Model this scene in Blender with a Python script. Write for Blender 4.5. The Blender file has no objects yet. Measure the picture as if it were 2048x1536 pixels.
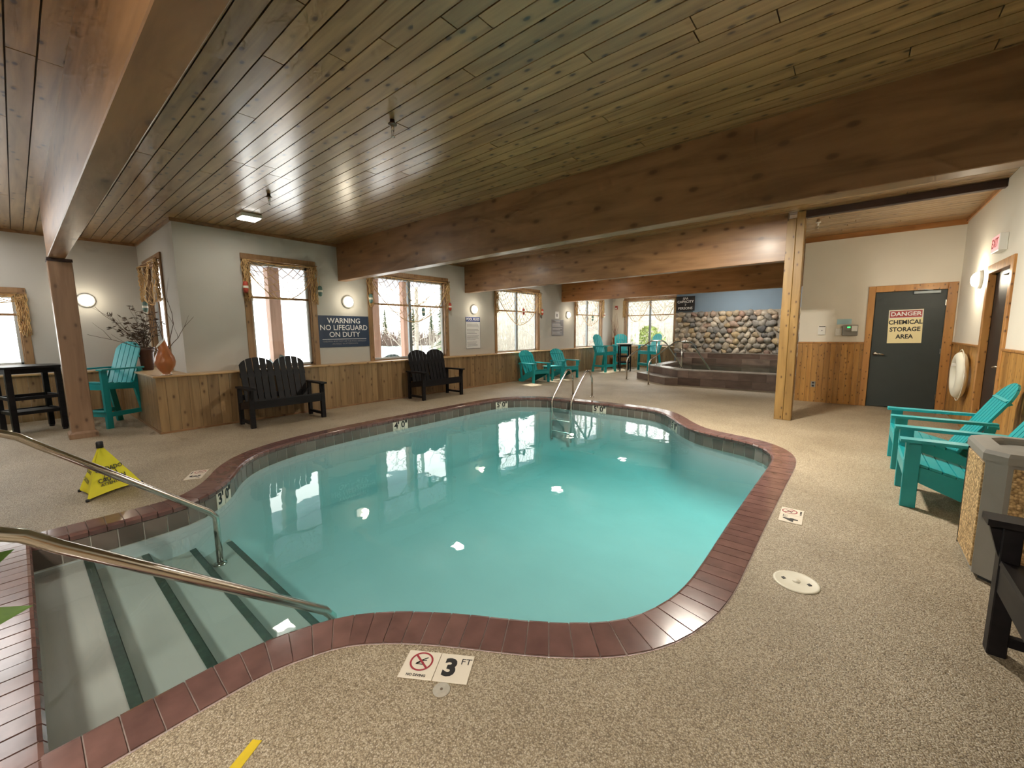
import bpy, bmesh, math, random
from mathutils import Vector, Matrix

random.seed(7)
PI = math.pi
scene = bpy.context.scene
COL = scene.collection
R = math.radians

# ------------------------------------------------------------------ camera
def set_camera():
    yaw, pitch, roll = R(39.785), R(-7.047), R(-0.586)
    f = Vector((-math.sin(yaw) * math.cos(pitch), math.cos(yaw) * math.cos(pitch), math.sin(pitch)))
    r = Vector((math.cos(yaw), math.sin(yaw), 0))
    u = r.cross(f)
    r2 = math.cos(roll) * r + math.sin(roll) * u
    u2 = -math.sin(roll) * r + math.cos(roll) * u
    cd = bpy.data.cameras.new('camera')
    cd.sensor_fit = 'HORIZONTAL'
    cd.sensor_width = 36.0
    cd.lens = 36.0 * 822.0 / 2048.0
    cd.clip_start = 0.02
    cd.clip_end = 400
    co = bpy.data.objects.new('camera', cd)
    COL.objects.link(co)
    m = Matrix((( r2.x, u2.x, -f.x, 0.0), (r2.y, u2.y, -f.y, 0.0), (r2.z, u2.z, -f.z, 1.45), (0, 0, 0, 1)))
    co.matrix_world = m
    scene.camera = co
set_camera()

# ------------------------------------------------------------------ world, sun, exposure
world = bpy.data.worlds.new('world')
scene.world = world
world.use_nodes = True
bgn = world.node_tree.nodes['Background']
bgn.inputs[0].default_value = (1.0, 0.985, 0.96, 1)
bgn.inputs[1].default_value = 4.6
sun = bpy.data.lights.new('sun', 'SUN')
sun.energy = 6.0
sun.angle = R(0.6)
sun.color = (1.0, 0.93, 0.8)
so = bpy.data.objects.new('sun', sun)
COL.objects.link(so)
so.rotation_euler = Vector((math.cos(R(50)), -0.12, -math.sin(R(50)))).to_track_quat('-Z', 'Y').to_euler()
scene.view_settings.view_transform = 'Standard'
scene.view_settings.look = 'None'
scene.view_settings.gamma = 1.0
scene.view_settings.use_curve_mapping = False
scene.view_settings.exposure = 0.68
cy = scene.cycles
cy.use_denoising = True
cy.use_adaptive_sampling = True
cy.adaptive_threshold = 0.08
cy.adaptive_min_samples = 12
cy.max_bounces = 7
cy.diffuse_bounces = 4
cy.glossy_bounces = 3
cy.transmission_bounces = 4
cy.transparent_max_bounces = 16
cy.volume_bounces = 0
cy.sample_clamp_indirect = 6.0
cy.caustics_reflective = False
cy.caustics_refractive = False

PANEL_POWER = 22.0
SCONCE_POWER = 4.0

# ------------------------------------------------------------------ materials
MATS = {}
def node(nt, t, **kw):
    n = nt.nodes.new(t)
    for k, v in kw.items():
        setattr(n, k, v)
    return n
def new_mat(name):
    m = bpy.data.materials.new(name)
    m.use_nodes = True
    nt = m.node_tree
    b = nt.nodes['Principled BSDF']
    MATS[name] = m
    return m, nt, b
def rgba(c): return (c[0], c[1], c[2], 1.0)
def ramp(nt, stops):
    r = node(nt, 'ShaderNodeValToRGB')
    el = r.color_ramp.elements
    el[0].position, el[0].color = stops[0][0], rgba(stops[0][1])
    el[1].position, el[1].color = stops[-1][0], rgba(stops[-1][1])
    for p, c in stops[1:-1]:
        e = el.new(p); e.color = rgba(c)
    return r
def world_pos(nt, scale=(1, 1, 1), rnd=0.0):
    g = node(nt, 'ShaderNodeNewGeometry')
    vm = node(nt, 'ShaderNodeVectorMath', operation='MULTIPLY')
    nt.links.new(g.outputs['Position'], vm.inputs[0])
    vm.inputs[1].default_value = scale
    if not rnd:
        return vm.outputs[0]
    oi = node(nt, 'ShaderNodeObjectInfo')
    mu = node(nt, 'ShaderNodeMath', operation='MULTIPLY'); mu.inputs[1].default_value = rnd
    nt.links.new(oi.outputs['Random'], mu.inputs[0])
    ad = node(nt, 'ShaderNodeVectorMath', operation='ADD')
    nt.links.new(vm.outputs[0], ad.inputs[0]); nt.links.new(mu.outputs[0], ad.inputs[1])
    return ad.outputs[0]
def mixc(nt, fac, a, b, mode='MIX'):
    m = node(nt, 'ShaderNodeMix', data_type='RGBA', blend_type=mode)
    for s, v in ((0, fac), (6, a), (7, b)):
        if hasattr(v, 'default_value') or hasattr(v, 'is_linked'):
            nt.links.new(v, m.inputs[s])
        elif s == 0:
            m.inputs[0].default_value = v
        else:
            m.inputs[s].default_value = rgba(v)
    return m.outputs[2]
def add_bump(nt, b, h, strength=0.2, dist=0.01):
    bp = node(nt, 'ShaderNodeBump')
    bp.inputs['Strength'].default_value = strength
    bp.inputs['Distance'].default_value = dist
    nt.links.new(h, bp.inputs['Height'])
    nt.links.new(bp.outputs[0], b.inputs['Normal'])
def plain(name, c, rough=0.5, metal=0.0, var=0.08, vs=6.0, bump=0.0, bs=60.0, coat=0.0, spec=0.5):
    m, nt, b = new_mat(name)
    p = world_pos(nt, (1, 1, 1), 13.0)
    n = node(nt, 'ShaderNodeTexNoise'); n.inputs['Scale'].default_value = vs; n.inputs['Detail'].default_value = 4
    nt.links.new(p, n.inputs['Vector'])
    r = ramp(nt, [(0.3, [x * (1 - var) for x in c]), (0.7, [min(1, x * (1 + var)) for x in c])])
    nt.links.new(n.outputs[0], r.inputs[0])
    nt.links.new(r.outputs[0], b.inputs['Base Color'])
    b.inputs['Roughness'].default_value = rough
    b.inputs['Metallic'].default_value = metal
    b.inputs['Coat Weight'].default_value = coat
    b.inputs['Specular IOR Level'].default_value = spec
    if bump:
        n2 = node(nt, 'ShaderNodeTexNoise'); n2.inputs['Scale'].default_value = bs; n2.inputs['Detail'].default_value = 3
        nt.links.new(p, n2.inputs['Vector'])
        add_bump(nt, b, n2.outputs[0], bump, 0.01)
    return m
def wood(name, dark, light, axis, rough=0.45, tint=0.25, knot=True, coat=0.0, grain=9.0, knotc=None, knot_s=1.0, tintc=None):
    m, nt, b = new_mat(name)
    long, cross = 0.7, grain
    sc = {'X': (long, cross, cross), 'Y': (cross, long, cross), 'Z': (cross, cross, long)}[axis]
    p = world_pos(nt, sc, 41.0)
    n = node(nt, 'ShaderNodeTexNoise'); n.inputs['Scale'].default_value = 1.6; n.inputs['Detail'].default_value = 6
    n.inputs['Distortion'].default_value = 0.6
    nt.links.new(p, n.inputs['Vector'])
    r = ramp(nt, [(0.32, dark), (0.5, [(a + c) / 2 for a, c in zip(dark, light)]), (0.72, light)])
    nt.links.new(n.outputs[0], r.inputs[0])
    c = r.outputs[0]
    if tint:
        oi = node(nt, 'ShaderNodeObjectInfo')
        tr = ramp(nt, [(0.0, [1 - tint, 1 - tint * 1.15, 1 - tint * 1.3]), (0.5, (0.95, 0.95, 0.95)), (1.0, tintc or (1 + tint * .35, 1 + tint * .3, 1 + tint * .2))])
        nt.links.new(oi.outputs['Random'], tr.inputs[0])
        c = mixc(nt, 1.0, c, tr.outputs[0], 'MULTIPLY')
    if knot:
        sp = node(nt, 'ShaderNodeSeparateXYZ')
        nt.links.new(world_pos(nt, (1, 1, 1), 17.0), sp.inputs[0])
        i_long = 'XYZ'.index(axis); i_c = [i for i in range(3) if i != i_long]
        ad = node(nt, 'ShaderNodeMath', operation='ADD')
        nt.links.new(sp.outputs[i_c[0]], ad.inputs[0]); nt.links.new(sp.outputs[i_c[1]], ad.inputs[1])
        m1 = node(nt, 'ShaderNodeMath', operation='MULTIPLY'); m1.inputs[1].default_value = 8.5 * knot_s
        nt.links.new(ad.outputs[0], m1.inputs[0])
        m2 = node(nt, 'ShaderNodeMath', operation='MULTIPLY'); m2.inputs[1].default_value = 4.6 * knot_s
        nt.links.new(sp.outputs[i_long], m2.inputs[0])
        cb = node(nt, 'ShaderNodeCombineXYZ')
        nt.links.new(m1.outputs[0], cb.inputs[0]); nt.links.new(m2.outputs[0], cb.inputs[1])
        v = node(nt, 'ShaderNodeTexVoronoi', voronoi_dimensions='2D'); v.inputs['Scale'].default_value = 1.0
        nt.links.new(cb.outputs[0], v.inputs['Vector'])
        kr = ramp(nt, [(0.03, (1, 1, 1)), (0.08, (0.8, 0.8, 0.8)), (0.12, (0.25, 0.25, 0.25)), (0.24, (0, 0, 0))])
        nt.links.new(v.outputs['Distance'], kr.inputs[0])
        sc_ = node(nt, 'ShaderNodeSeparateColor'); nt.links.new(v.outputs['Color'], sc_.inputs[0])
        th = ramp(nt, [(0.42, (0, 0, 0)), (0.55, (1, 1, 1))]); nt.links.new(sc_.outputs[0], th.inputs[0])
        km = node(nt, 'ShaderNodeMath', operation='MULTIPLY')
        nt.links.new(kr.outputs[0], km.inputs[0]); nt.links.new(th.outputs[0], km.inputs[1])
        c = mixc(nt, km.outputs[0], c, knotc or [x * 0.3 for x in dark])
    nt.links.new(c, b.inputs['Base Color'])
    b.inputs['Roughness'].default_value = rough
    b.inputs['Coat Weight'].default_value = coat
    b.inputs['Coat Roughness'].default_value = 0.22
    add_bump(nt, b, n.outputs[0], 0.08, 0.01)
    return m
def emit(name, c, s):
    m, nt, b = new_mat(name)
    b.inputs['Base Color'].default_value = rgba(c)
    b.inputs['Emission Color'].default_value = rgba(c)
    b.inputs['Emission Strength'].default_value = s
    return m
def glass_mat(name, tint=(1, 1, 1), rough=0.0, ior=1.45):
    m = bpy.data.materials.new(name); m.use_nodes = True; MATS[name] = m
    nt = m.node_tree; nt.nodes.clear()
    out = node(nt, 'ShaderNodeOutputMaterial')
    fr = node(nt, 'ShaderNodeFresnel')
    ge = node(nt, 'ShaderNodeNewGeometry')
    mr = node(nt, 'ShaderNodeMapRange'); mr.inputs['To Min'].default_value = ior; mr.inputs['To Max'].default_value = 1 / ior
    nt.links.new(ge.outputs['Backfacing'], mr.inputs['Value']); nt.links.new(mr.outputs[0], fr.inputs['IOR'])
    t = node(nt, 'ShaderNodeBsdfTransparent'); t.inputs[0].default_value = rgba(tint)
    g = node(nt, 'ShaderNodeBsdfGlossy'); g.inputs['Roughness'].default_value = rough
    mx = node(nt, 'ShaderNodeMixShader')
    nt.links.new(fr.outputs[0], mx.inputs[0]); nt.links.new(t.outputs[0], mx.inputs[1]); nt.links.new(g.outputs[0], mx.inputs[2])
    nt.links.new(mx.outputs[0], out.inputs[0])
    return m, nt, out, fr, g

def build_materials():
    wood('ceiling_wood', (0.25, 0.142, 0.054), (0.48, 0.295, 0.122), 'X', rough=0.33, tint=0.22, coat=0.8, knotc=(0.055, 0.026, 0.011), knot_s=0.9)
    wood('ceiling_gap', (0.05, 0.03, 0.015), (0.08, 0.045, 0.02), 'X', rough=0.7, tint=0, knot=False)
    wood('beam_wood', (0.19, 0.098, 0.044), (0.35, 0.19, 0.088), 'X', rough=0.42, tint=0.0, coat=0.15, grain=5.0, knotc=(0.12, 0.058, 0.027), knot_s=0.5)
    wood('lit_beam_wood', (0.30, 0.125, 0.036), (0.48, 0.22, 0.07), 'X', rough=0.42, tint=0.0, coat=0.15, grain=5.0, knotc=(0.18, 0.075, 0.025), knot_s=0.5)  # beam wood with the light from below put into its colour
    wood('header_wood', (0.025, 0.012, 0.012), (0.05, 0.025, 0.022), 'X', rough=0.5, tint=0.0, knot=False)
    wood('post_wood', (0.215, 0.122, 0.035), (0.34, 0.205, 0.066), 'Z', rough=0.45, tint=0.0, coat=0.15, knotc=(0.07, 0.03, 0.012), knot_s=1.3)
    wood('left_post_wood', (0.22, 0.13, 0.078), (0.32, 0.20, 0.125), 'Z', rough=0.45, tint=0.0, coat=0.1, knotc=(0.13, 0.075, 0.045), knot_s=0.8)
    wood('pine_board', (0.22, 0.135, 0.060), (0.36, 0.235, 0.115), 'Z', rough=0.42, tint=0.3, coat=0.2, knotc=(0.10, 0.05, 0.02), knot_s=0.85)
    wood('knotty_board', (0.36, 0.175, 0.042), (0.56, 0.30, 0.08), 'Z', rough=0.42, tint=0.3, coat=0.2, knotc=(0.08, 0.028, 0.008), knot_s=1.7)
    wood('pine_cap', (0.42, 0.25, 0.10), (0.60, 0.40, 0.19), 'Y', rough=0.4, tint=0.1, coat=0.3, knotc=(0.15, 0.06, 0.02))
    wood('window_trim', (0.24, 0.132, 0.058), (0.38, 0.225, 0.105), 'Z', rough=0.45, tint=0.15, coat=0.15, knotc=(0.10, 0.05, 0.02))
    wood('door_trim', (0.38, 0.17, 0.045), (0.56, 0.28, 0.08), 'Z', rough=0.45, tint=0.15, coat=0.15, knotc=(0.08, 0.03, 0.01), knot_s=1.8)
    wood('porch_wood', (0.34, 0.20, 0.14), (0.48, 0.30, 0.22), 'Z', rough=0.7, tint=0.1, knot=False)
    wood('dark_furniture', (0.006, 0.005, 0.006), (0.013, 0.011, 0.012), 'Y', rough=0.38, tint=0.15, knot=False)
    MATS['dark_furniture'].node_tree.nodes['Principled BSDF'].inputs['Roughness'].default_value = 0.5
    MATS['dark_furniture'].node_tree.nodes['Principled BSDF'].inputs['Specular IOR Level'].default_value = 0.22
    plain('bed_mortar', (0.30, 0.27, 0.23), rough=0.9, var=0.15, vs=20)
    plain('wall_paint_shaded', (0.50, 0.485, 0.445), rough=0.85, var=0.03, vs=1.5, bump=0.05, bs=180, spec=0.2)  # same paint as the brighter walls, darkened for the dim window side
    plain('wall_paint_lit', (0.76, 0.715, 0.62), rough=0.85, var=0.03, vs=1.5, bump=0.05, bs=180, spec=0.2)  # same paint, lighter and warmer where the lamps light it
    plain('wall_blue', (0.165, 0.235, 0.31), rough=0.8, var=0.04, vs=2)
    plain('teal_plastic', (0.014, 0.335, 0.365), rough=0.38, var=0.06, vs=5)
    plain('teal_pale', (0.12, 0.18, 0.18), rough=0.5, var=0.06)
    plain('grey_plastic', (0.25, 0.24, 0.215), rough=0.5, var=0.05, bump=0.05)
    plain('black_plastic', (0.012, 0.012, 0.014), rough=0.45, var=0.05)
    plain('white_plastic', (0.78, 0.77, 0.73), rough=0.4, var=0.02)
    plain('ring_foam', (0.80, 0.79, 0.68), rough=0.45, var=0.03)
    plain('grey_metal', (0.20, 0.225, 0.23), rough=0.4, metal=0.3, var=0.05)
    plain('pale_frame', (0.48, 0.50, 0.50), rough=0.45, var=0.04)
    plain('steel', (0.62, 0.58, 0.53), rough=0.2, metal=1.0, var=0.05, vs=20)
    plain('brushed_steel', (0.50, 0.46, 0.40), rough=0.27, metal=1.0, var=0.05, vs=20)
    plain('door_green', (0.030, 0.040, 0.038), rough=0.5, var=0.06)
    plain('door_brown', (0.020, 0.013, 0.011), rough=0.5, var=0.1)
    plain('sign_navy', (0.020, 0.040, 0.085), rough=0.4, var=0.03)
    plain('sign_blue', (0.045, 0.07, 0.24), rough=0.4, var=0.03)
    plain('sign_black', (0.014, 0.014, 0.016), rough=0.4, var=0.03)
    plain('sign_white', (0.74, 0.74, 0.74), rough=0.45, var=0.02)
    plain('sign_cream', (0.84, 0.74, 0.42), rough=0.45, var=0.03)
    plain('sign_grey', (0.23, 0.23, 0.25), rough=0.45, var=0.03)
    plain('sign_red', (0.36, 0.035, 0.030), rough=0.4, var=0.03)
    plain('ink_black', (0.015, 0.014, 0.014), rough=0.5, var=0.02)
    plain('ink_grey', (0.22, 0.22, 0.24), rough=0.6, var=0.02)
    plain('ink_white', (0.80, 0.80, 0.80), rough=0.5, var=0.02)
    plain('ink_red', (0.33, 0.03, 0.045), rough=0.5, var=0.03)
    plain('marker_tile', (0.76, 0.69, 0.58), rough=0.35, var=0.03)
    plain('notice_paper', (0.40, 0.60, 0.66), rough=0.7, var=0.06)
    plain('yellow_fabric', (0.78, 0.72, 0.020), rough=0.55, var=0.06)
    plain('paint_yellow', (0.62, 0.45, 0.02), rough=0.6, var=0.2)
    plain('pool_plaster', (0.51, 0.545, 0.55), rough=0.8, var=0.03, vs=2)
    plain('step_plaster', (0.42, 0.42, 0.385), rough=0.8, var=0.06, vs=2)
    plain('mortar', (0.33, 0.26, 0.23), rough=0.9, var=0.12, vs=30)
    plain('grout_pale', (0.55, 0.52, 0.46), rough=0.9, var=0.08, vs=30)
    plain('skimmer_lid', (0.74, 0.70, 0.58), rough=0.45, var=0.04)
    plain('skimmer_grey', (0.42, 0.39, 0.33), rough=0.5, var=0.1, vs=40)
    plain('terracotta', (0.42, 0.14, 0.045), rough=0.3, var=0.25, vs=4, coat=0.4)
    plain('terracotta_pot', (0.40, 0.15, 0.06), rough=0.6, var=0.15)
    plain('brown_pot', (0.085, 0.035, 0.022), rough=0.5, var=0.15)
    plain('twig', (0.085, 0.052, 0.032), rough=0.8, var=0.2)
    plain('twig_red', (0.21, 0.075, 0.035), rough=0.7, var=0.2)
    plain('leaf_green', (0.055, 0.10, 0.018), rough=0.6, var=0.25, vs=12, spec=0.2)
    plain('rope', (0.58, 0.38, 0.17), rough=0.85, var=0.2, vs=15)
    plain('float_red', (0.42, 0.055, 0.03), rough=0.5, var=0.15)
    plain('float_white', (0.75, 0.72, 0.62), rough=0.5, var=0.1)
    plain('float_green', (0.10, 0.19, 0.17), rough=0.5, var=0.15)
    plain('red_siding', (0.19, 0.045, 0.04), rough=0.8, var=0.1)
    plain('snow', (0.86, 0.87, 0.89), rough=0.9, var=0.03, vs=0.7)
    plain('lake_ice', (0.12, 0.17, 0.165), rough=0.35, var=0.2, vs=0.15)
    plain('bark_pale', (0.26, 0.24, 0.20), rough=0.9, var=0.2, vs=8)
    plain('bark_dark', (0.06, 0.045, 0.035), rough=0.9, var=0.2, vs=8)
    plain('conifer', (0.055, 0.085, 0.03), rough=0.9, var=0.4, vs=2)
    plain('brush_red', (0.11, 0.075, 0.06), rough=0.9, var=0.3, vs=2)
    plain('hill_brush', (0.115, 0.11, 0.085), rough=0.9, var=0.6, vs=1.6)
    plain('shrub_green', (0.115, 0.15, 0.03), rough=0.9, var=0.3, vs=6)
    plain('porch_ceiling', (0.30, 0.34, 0.42), rough=0.8, var=0.03)
    plain('sprinkler_body', (0.16, 0.12, 0.09), rough=0.4, metal=0.6)
    plain('green_tile', (0.030, 0.060, 0.045), rough=0.35, var=0.35, vs=25)
    emit('led_panel', (1.0, 0.97, 0.9), 5.0)
    emit('added_panel', (1.0, 0.97, 0.95), 4.6)  # glow of the added long lights
    emit('sconce_glow', (1.0, 0.93, 0.78), 2.5)
    emit('led_green', (0.05, 1.0, 0.2), 1.0)
    emit('exit_glow', (1.0, 0.42, 0.42), 0.55)
    # coping brick with per-brick tone
    m, nt, b = new_mat('coping_brick')
    oi = node(nt, 'ShaderNodeObjectInfo')
    r = ramp(nt, [(0, (0.155, 0.083, 0.072)), (0.5, (0.172, 0.093, 0.081)), (1, (0.195, 0.106, 0.09))])
    nt.links.new(oi.outputs['Random'], r.inputs[0])
    n = node(nt, 'ShaderNodeTexNoise'); n.inputs['Scale'].default_value = 9; n.inputs['Detail'].default_value = 5
    nt.links.new(world_pos(nt), n.inputs['Vector'])
    r2 = ramp(nt, [(0.3, (0.78, 0.78, 0.8)), (0.7, (1.15, 1.12, 1.12))])
    nt.links.new(n.outputs[0], r2.inputs[0])
    nt.links.new(mixc(nt, 1.0, r.outputs[0], r2.outputs[0], 'MULTIPLY'), b.inputs['Base Color'])
    b.inputs['Roughness'].default_value = 0.16
    add_bump(nt, b, n.outputs[0], 0.04, 0.01)
    # waterline tile
    m, nt, b = new_mat('band_tile')
    oi = node(nt, 'ShaderNodeObjectInfo')
    r = ramp(nt, [(0, (0.12, 0.092, 0.076)), (1, (0.20, 0.16, 0.135))])
    nt.links.new(oi.outputs['Random'], r.inputs[0])
    nt.links.new(r.outputs[0], b.inputs['Base Color'])
    b.inputs['Roughness'].default_value = 0.25
    # spa tile: stone look
    m, nt, b = new_mat('spa_tile')
    oi = node(nt, 'ShaderNodeObjectInfo')
    r = ramp(nt, [(0, (0.085, 0.055, 0.042)), (1, (0.19, 0.135, 0.11))])
    nt.links.new(oi.outputs['Random'], r.inputs[0])
    n = node(nt, 'ShaderNodeTexNoise'); n.inputs['Scale'].default_value = 3.5; n.inputs['Detail'].default_value = 6
    nt.links.new(world_pos(nt, (1, 1, 2.5), 9.0), n.inputs['Vector'])
    r2 = ramp(nt, [(0.3, (0.7, 0.7, 0.7)), (0.7, (1.25, 1.25, 1.25))])
    nt.links.new(n.outputs[0], r2.inputs[0])
    nt.links.new(mixc(nt, 1.0, r.outputs[0], r2.outputs[0], 'MULTIPLY'), b.inputs['Base Color'])
    b.inputs['Roughness'].default_value = 0.35
    # river stones
    m, nt, b = new_mat('river_stone')
    oi = node(nt, 'ShaderNodeObjectInfo')
    r = ramp(nt, [(0, (0.10, 0.10, 0.105)), (0.2, (0.30, 0.28, 0.25)), (0.38, (0.44, 0.33, 0.19)), (0.55, (0.20, 0.19, 0.18)), (0.72, (0.46, 0.40, 0.31)), (0.88, (0.25, 0.155, 0.12)), (1, (0.55, 0.50, 0.42))])
    nt.links.new(oi.outputs['Random'], r.inputs[0])
    n = node(nt, 'ShaderNodeTexNoise'); n.inputs['Scale'].default_value = 14; n.inputs['Detail'].default_value = 6
    nt.links.new(world_pos(nt, (1, 1, 1), 5.0), n.inputs['Vector'])
    r2 = ramp(nt, [(0.25, (0.6, 0.6, 0.6)), (0.75, (1.25, 1.25, 1.25))])
    nt.links.new(n.outputs[0], r2.inputs[0])
    nt.links.new(mixc(nt, 1.0, r.outputs[0], r2.outputs[0], 'MULTIPLY'), b.inputs['Base Color'])
    b.inputs['Roughness'].default_value = 0.6
    add_bump(nt, b, n.outputs[0], 0.3, 0.01)
    # pebble aggregate (deck)
    for nm, tone, vs in (('deck_pebble', 1.0, 190.0), ('bin_pebble', 1.15, 75.0)):
        m, nt, b = new_mat(nm)
        p = world_pos(nt)
        v = node(nt, 'ShaderNodeTexVoronoi'); v.inputs['Scale'].default_value = vs
        nt.links.new(p, v.inputs['Vector'])
        sep = node(nt, 'ShaderNodeSeparateColor'); nt.links.new(v.outputs['Color'], sep.inputs[0])
        r = ramp(nt, [(0.0, (0.25 * tone, 0.195 * tone, 0.135 * tone)), (0.3, (0.40 * tone, 0.325 * tone, 0.222 * tone)), (0.7, (0.50 * tone, 0.42 * tone, 0.298 * tone)), (1.0, (0.64 * tone, 0.57 * tone, 0.46 * tone))])
        nt.links.new(sep.outputs[0], r.inputs[0])
        gap = ramp(nt, [(0.35, (1, 1, 1)), (0.8, (0.5, 0.47, 0.42))])
        nt.links.new(v.outputs['Distance'], gap.inputs[0])
        c = mixc(nt, 1.0, r.outputs[0], gap.outputs[0], 'MULTIPLY')
        if nm == 'bin_pebble': c = mixc(nt, 1.0, c, (1.12, 0.93, 0.62), 'MULTIPLY')
        n = node(nt, 'ShaderNodeTexNoise'); n.inputs['Scale'].default_value = 1.3; n.inputs['Detail'].default_value = 5
        nt.links.new(p, n.inputs['Vector'])
        r2 = ramp(nt, [(0.3, (0.82, 0.80, 0.76)), (0.7, (1.1, 1.1, 1.1))])
        nt.links.new(n.outputs[0], r2.inputs[0])
        nt.links.new(mixc(nt, 1.0, c, r2.outputs[0], 'MULTIPLY'), b.inputs['Base Color'])
        b.inputs['Roughness'].default_value = 0.5
        inv = node(nt, 'ShaderNodeMath', operation='SUBTRACT'); inv.inputs[0].default_value = 1.0
        nt.links.new(v.outputs['Distance'], inv.inputs[1])
        add_bump(nt, b, inv.outputs[0], 0.5, 0.006)
    glass_mat('window_glass', (0.97, 0.985, 0.98))
    # pool and spa water: clear surface, absorbing body
    for nm, ab, den, wave in (('pool_water', (0.38, 0.92, 0.935), 0.6, 0.035), ('spa_water', (0.3, 0.8, 0.75), 0.9, 0.05)):
        m, nt, out, fr, g = glass_mat(nm, (1, 1, 1), 0.015, 1.33)
        p = world_pos(nt)
        n = node(nt, 'ShaderNodeTexNoise'); n.inputs['Scale'].default_value = 2.6; n.inputs['Detail'].default_value = 2.5
        nt.links.new(p, n.inputs['Vector'])
        bp = node(nt, 'ShaderNodeBump'); bp.inputs['Strength'].default_value = wave * 4; bp.inputs['Distance'].default_value = 0.02
        nt.links.new(n.outputs[0], bp.inputs['Height'])
        nt.links.new(bp.outputs[0], fr.inputs['Normal']); nt.links.new(bp.outputs[0], g.inputs['Normal'])
        va = node(nt, 'ShaderNodeVolumeAbsorption')
        va.inputs[0].default_value = rgba(ab); va.inputs[1].default_value = den
        nt.links.new(va.outputs[0], out.inputs['Volume'])
build_materials()

# ------------------------------------------------------------------ mesh helpers
class MB:
    def __init__(s): s.v = []; s.f = []; s.sm = []
    def add(s, vs, fs, smooth=False, M=None):
        o = len(s.v)
        for p in vs:
            p = Vector(p)
            s.v.append(tuple(M @ p) if M is not None else tuple(p))
        for f in fs:
            s.f.append([i + o for i in f]); s.sm.append(smooth)
        return s
    def box(s, a, b, M=None):
        x0, y0, z0 = a; x1, y1, z1 = b
        return s.add([(x0, y0, z0), (x1, y0, z0), (x1, y1, z0), (x0, y1, z0), (x0, y0, z1), (x1, y0, z1), (x1, y1, z1), (x0, y1, z1)],
                     [(0, 3, 2, 1), (4, 5, 6, 7), (0, 1, 5, 4), (1, 2, 6, 5), (2, 3, 7, 6), (3, 0, 4, 7)], False, M)
    def cbox(s, a, b, c=0.006, M=None):
        """box with chamfered edges"""
        x0, y0, z0 = a; x1, y1, z1 = b
        bm = bmesh.new()
        vs = [bm.verts.new(p) for p in [(x0, y0, z0), (x1, y0, z0), (x1, y1, z0), (x0, y1, z0), (x0, y0, z1), (x1, y0, z1), (x1, y1, z1), (x0, y1, z1)]]
        for f in [(0, 3, 2, 1), (4, 5, 6, 7), (0, 1, 5, 4), (1, 2, 6, 5), (2, 3, 7, 6), (3, 0, 4, 7)]:
            bm.faces.new([vs[i] for i in f])
        bmesh.ops.bevel(bm, geom=list(bm.edges), offset=c, segments=1, affect='EDGES')
        bm.verts.index_update()
        s.add([v.co.copy() for v in bm.verts], [[v.index for v in f.verts] for f in bm.faces], False, M)
        bm.free(); return s
    def prism(s, poly, z0, z1, M=None):
        n = len(poly)
        vs = [(x, y, z0) for x, y in poly] + [(x, y, z1) for x, y in poly]
        fs = [tuple(range(n - 1, -1, -1)), tuple(range(n, 2 * n))] + [(i, (i + 1) % n, n + (i + 1) % n, n + i) for i in range(n)]
        return s.add(vs, fs, False, M)
    def bar(s, p, q, w, h, up=(0, 0, 1)):
        p, q = Vector(p), Vector(q); d = (q - p).normalized()
        side = d.cross(Vector(up))
        if side.length < 1e-4: side = d.cross(Vector((0, 1, 0)))
        side.normalize(); u = side.cross(d)
        vs = []
        for e in (p, q):
            for a, b2 in ((-1, -1), (1, -1), (1, 1), (-1, 1)):
                vs.append(e + side * a * w / 2 + u * b2 * h / 2)
        return s.add(vs, [(0, 1, 2, 3), (7, 6, 5, 4), (0, 4, 5, 1), (1, 5, 6, 2), (2, 6, 7, 3), (3, 7, 4, 0)])
    def tube(s, pts, r, n=10, closed=False, r_end=None):
        pts = [Vector(p) for p in pts]; N = len(pts)
        rings = []; prev = None
        for i, p in enumerate(pts):
            if closed: t = pts[(i + 1) % N] - pts[i - 1]
            elif i == 0: t = pts[1] - p
            elif i == N - 1: t = p - pts[i - 1]
            else: t = pts[i + 1] - pts[i - 1]
            t.normalize()
            if prev is None:
                a = t.orthogonal().normalized()
            else:
                a = prev - t * prev.dot(t)
                a = a.normalized() if a.length > 1e-5 else t.orthogonal().normalized()
            prev = a; b = t.cross(a)
            rr = r if r_end is None else r + (r_end - r) * i / max(1, N - 1)
            rings.append([p + (a * math.cos(2 * PI * k / n) + b * math.sin(2 * PI * k / n)) * rr for k in range(n)])
        vs = [v for rg in rings for v in rg]; fs = []
        for i in range(N if closed else N - 1):
            j = (i + 1) % N
            for k in range(n):
                fs.append((i * n + k, i * n + (k + 1) % n, j * n + (k + 1) % n, j * n + k))
        s.add(vs, fs, True)
        if not closed:
            o = len(s.v) - N * n
            s.f.append([o + k for k in range(n - 1, -1, -1)]); s.sm.append(False)
            s.f.append([o + (N - 1) * n + k for k in range(n)]); s.sm.append(False)
        return s
    def lathe(s, prof, n=20, c=(0, 0, 0), M=None, smooth=True):
        vs = []; fs = []; N = len(prof)
        for r, z in prof:
            for k in range(n):
                a = 2 * PI * k / n
                vs.append((c[0] + r * math.cos(a), c[1] + r * math.sin(a), c[2] + z))
        for i in range(N - 1):
            for k in range(n):
                fs.append((i * n + k, i * n + (k + 1) % n, (i + 1) * n + (k + 1) % n, (i + 1) * n + k))
        o = len(s.v)
        s.add(vs, fs, smooth, M)
        if prof[0][0] > 1e-5: s.f.append([o + k for k in range(n - 1, -1, -1)]); s.sm.append(False)
        if prof[-1][0] > 1e-5: s.f.append([o + (N - 1) * n + k for k in range(n)]); s.sm.append(False)
        return s
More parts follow.
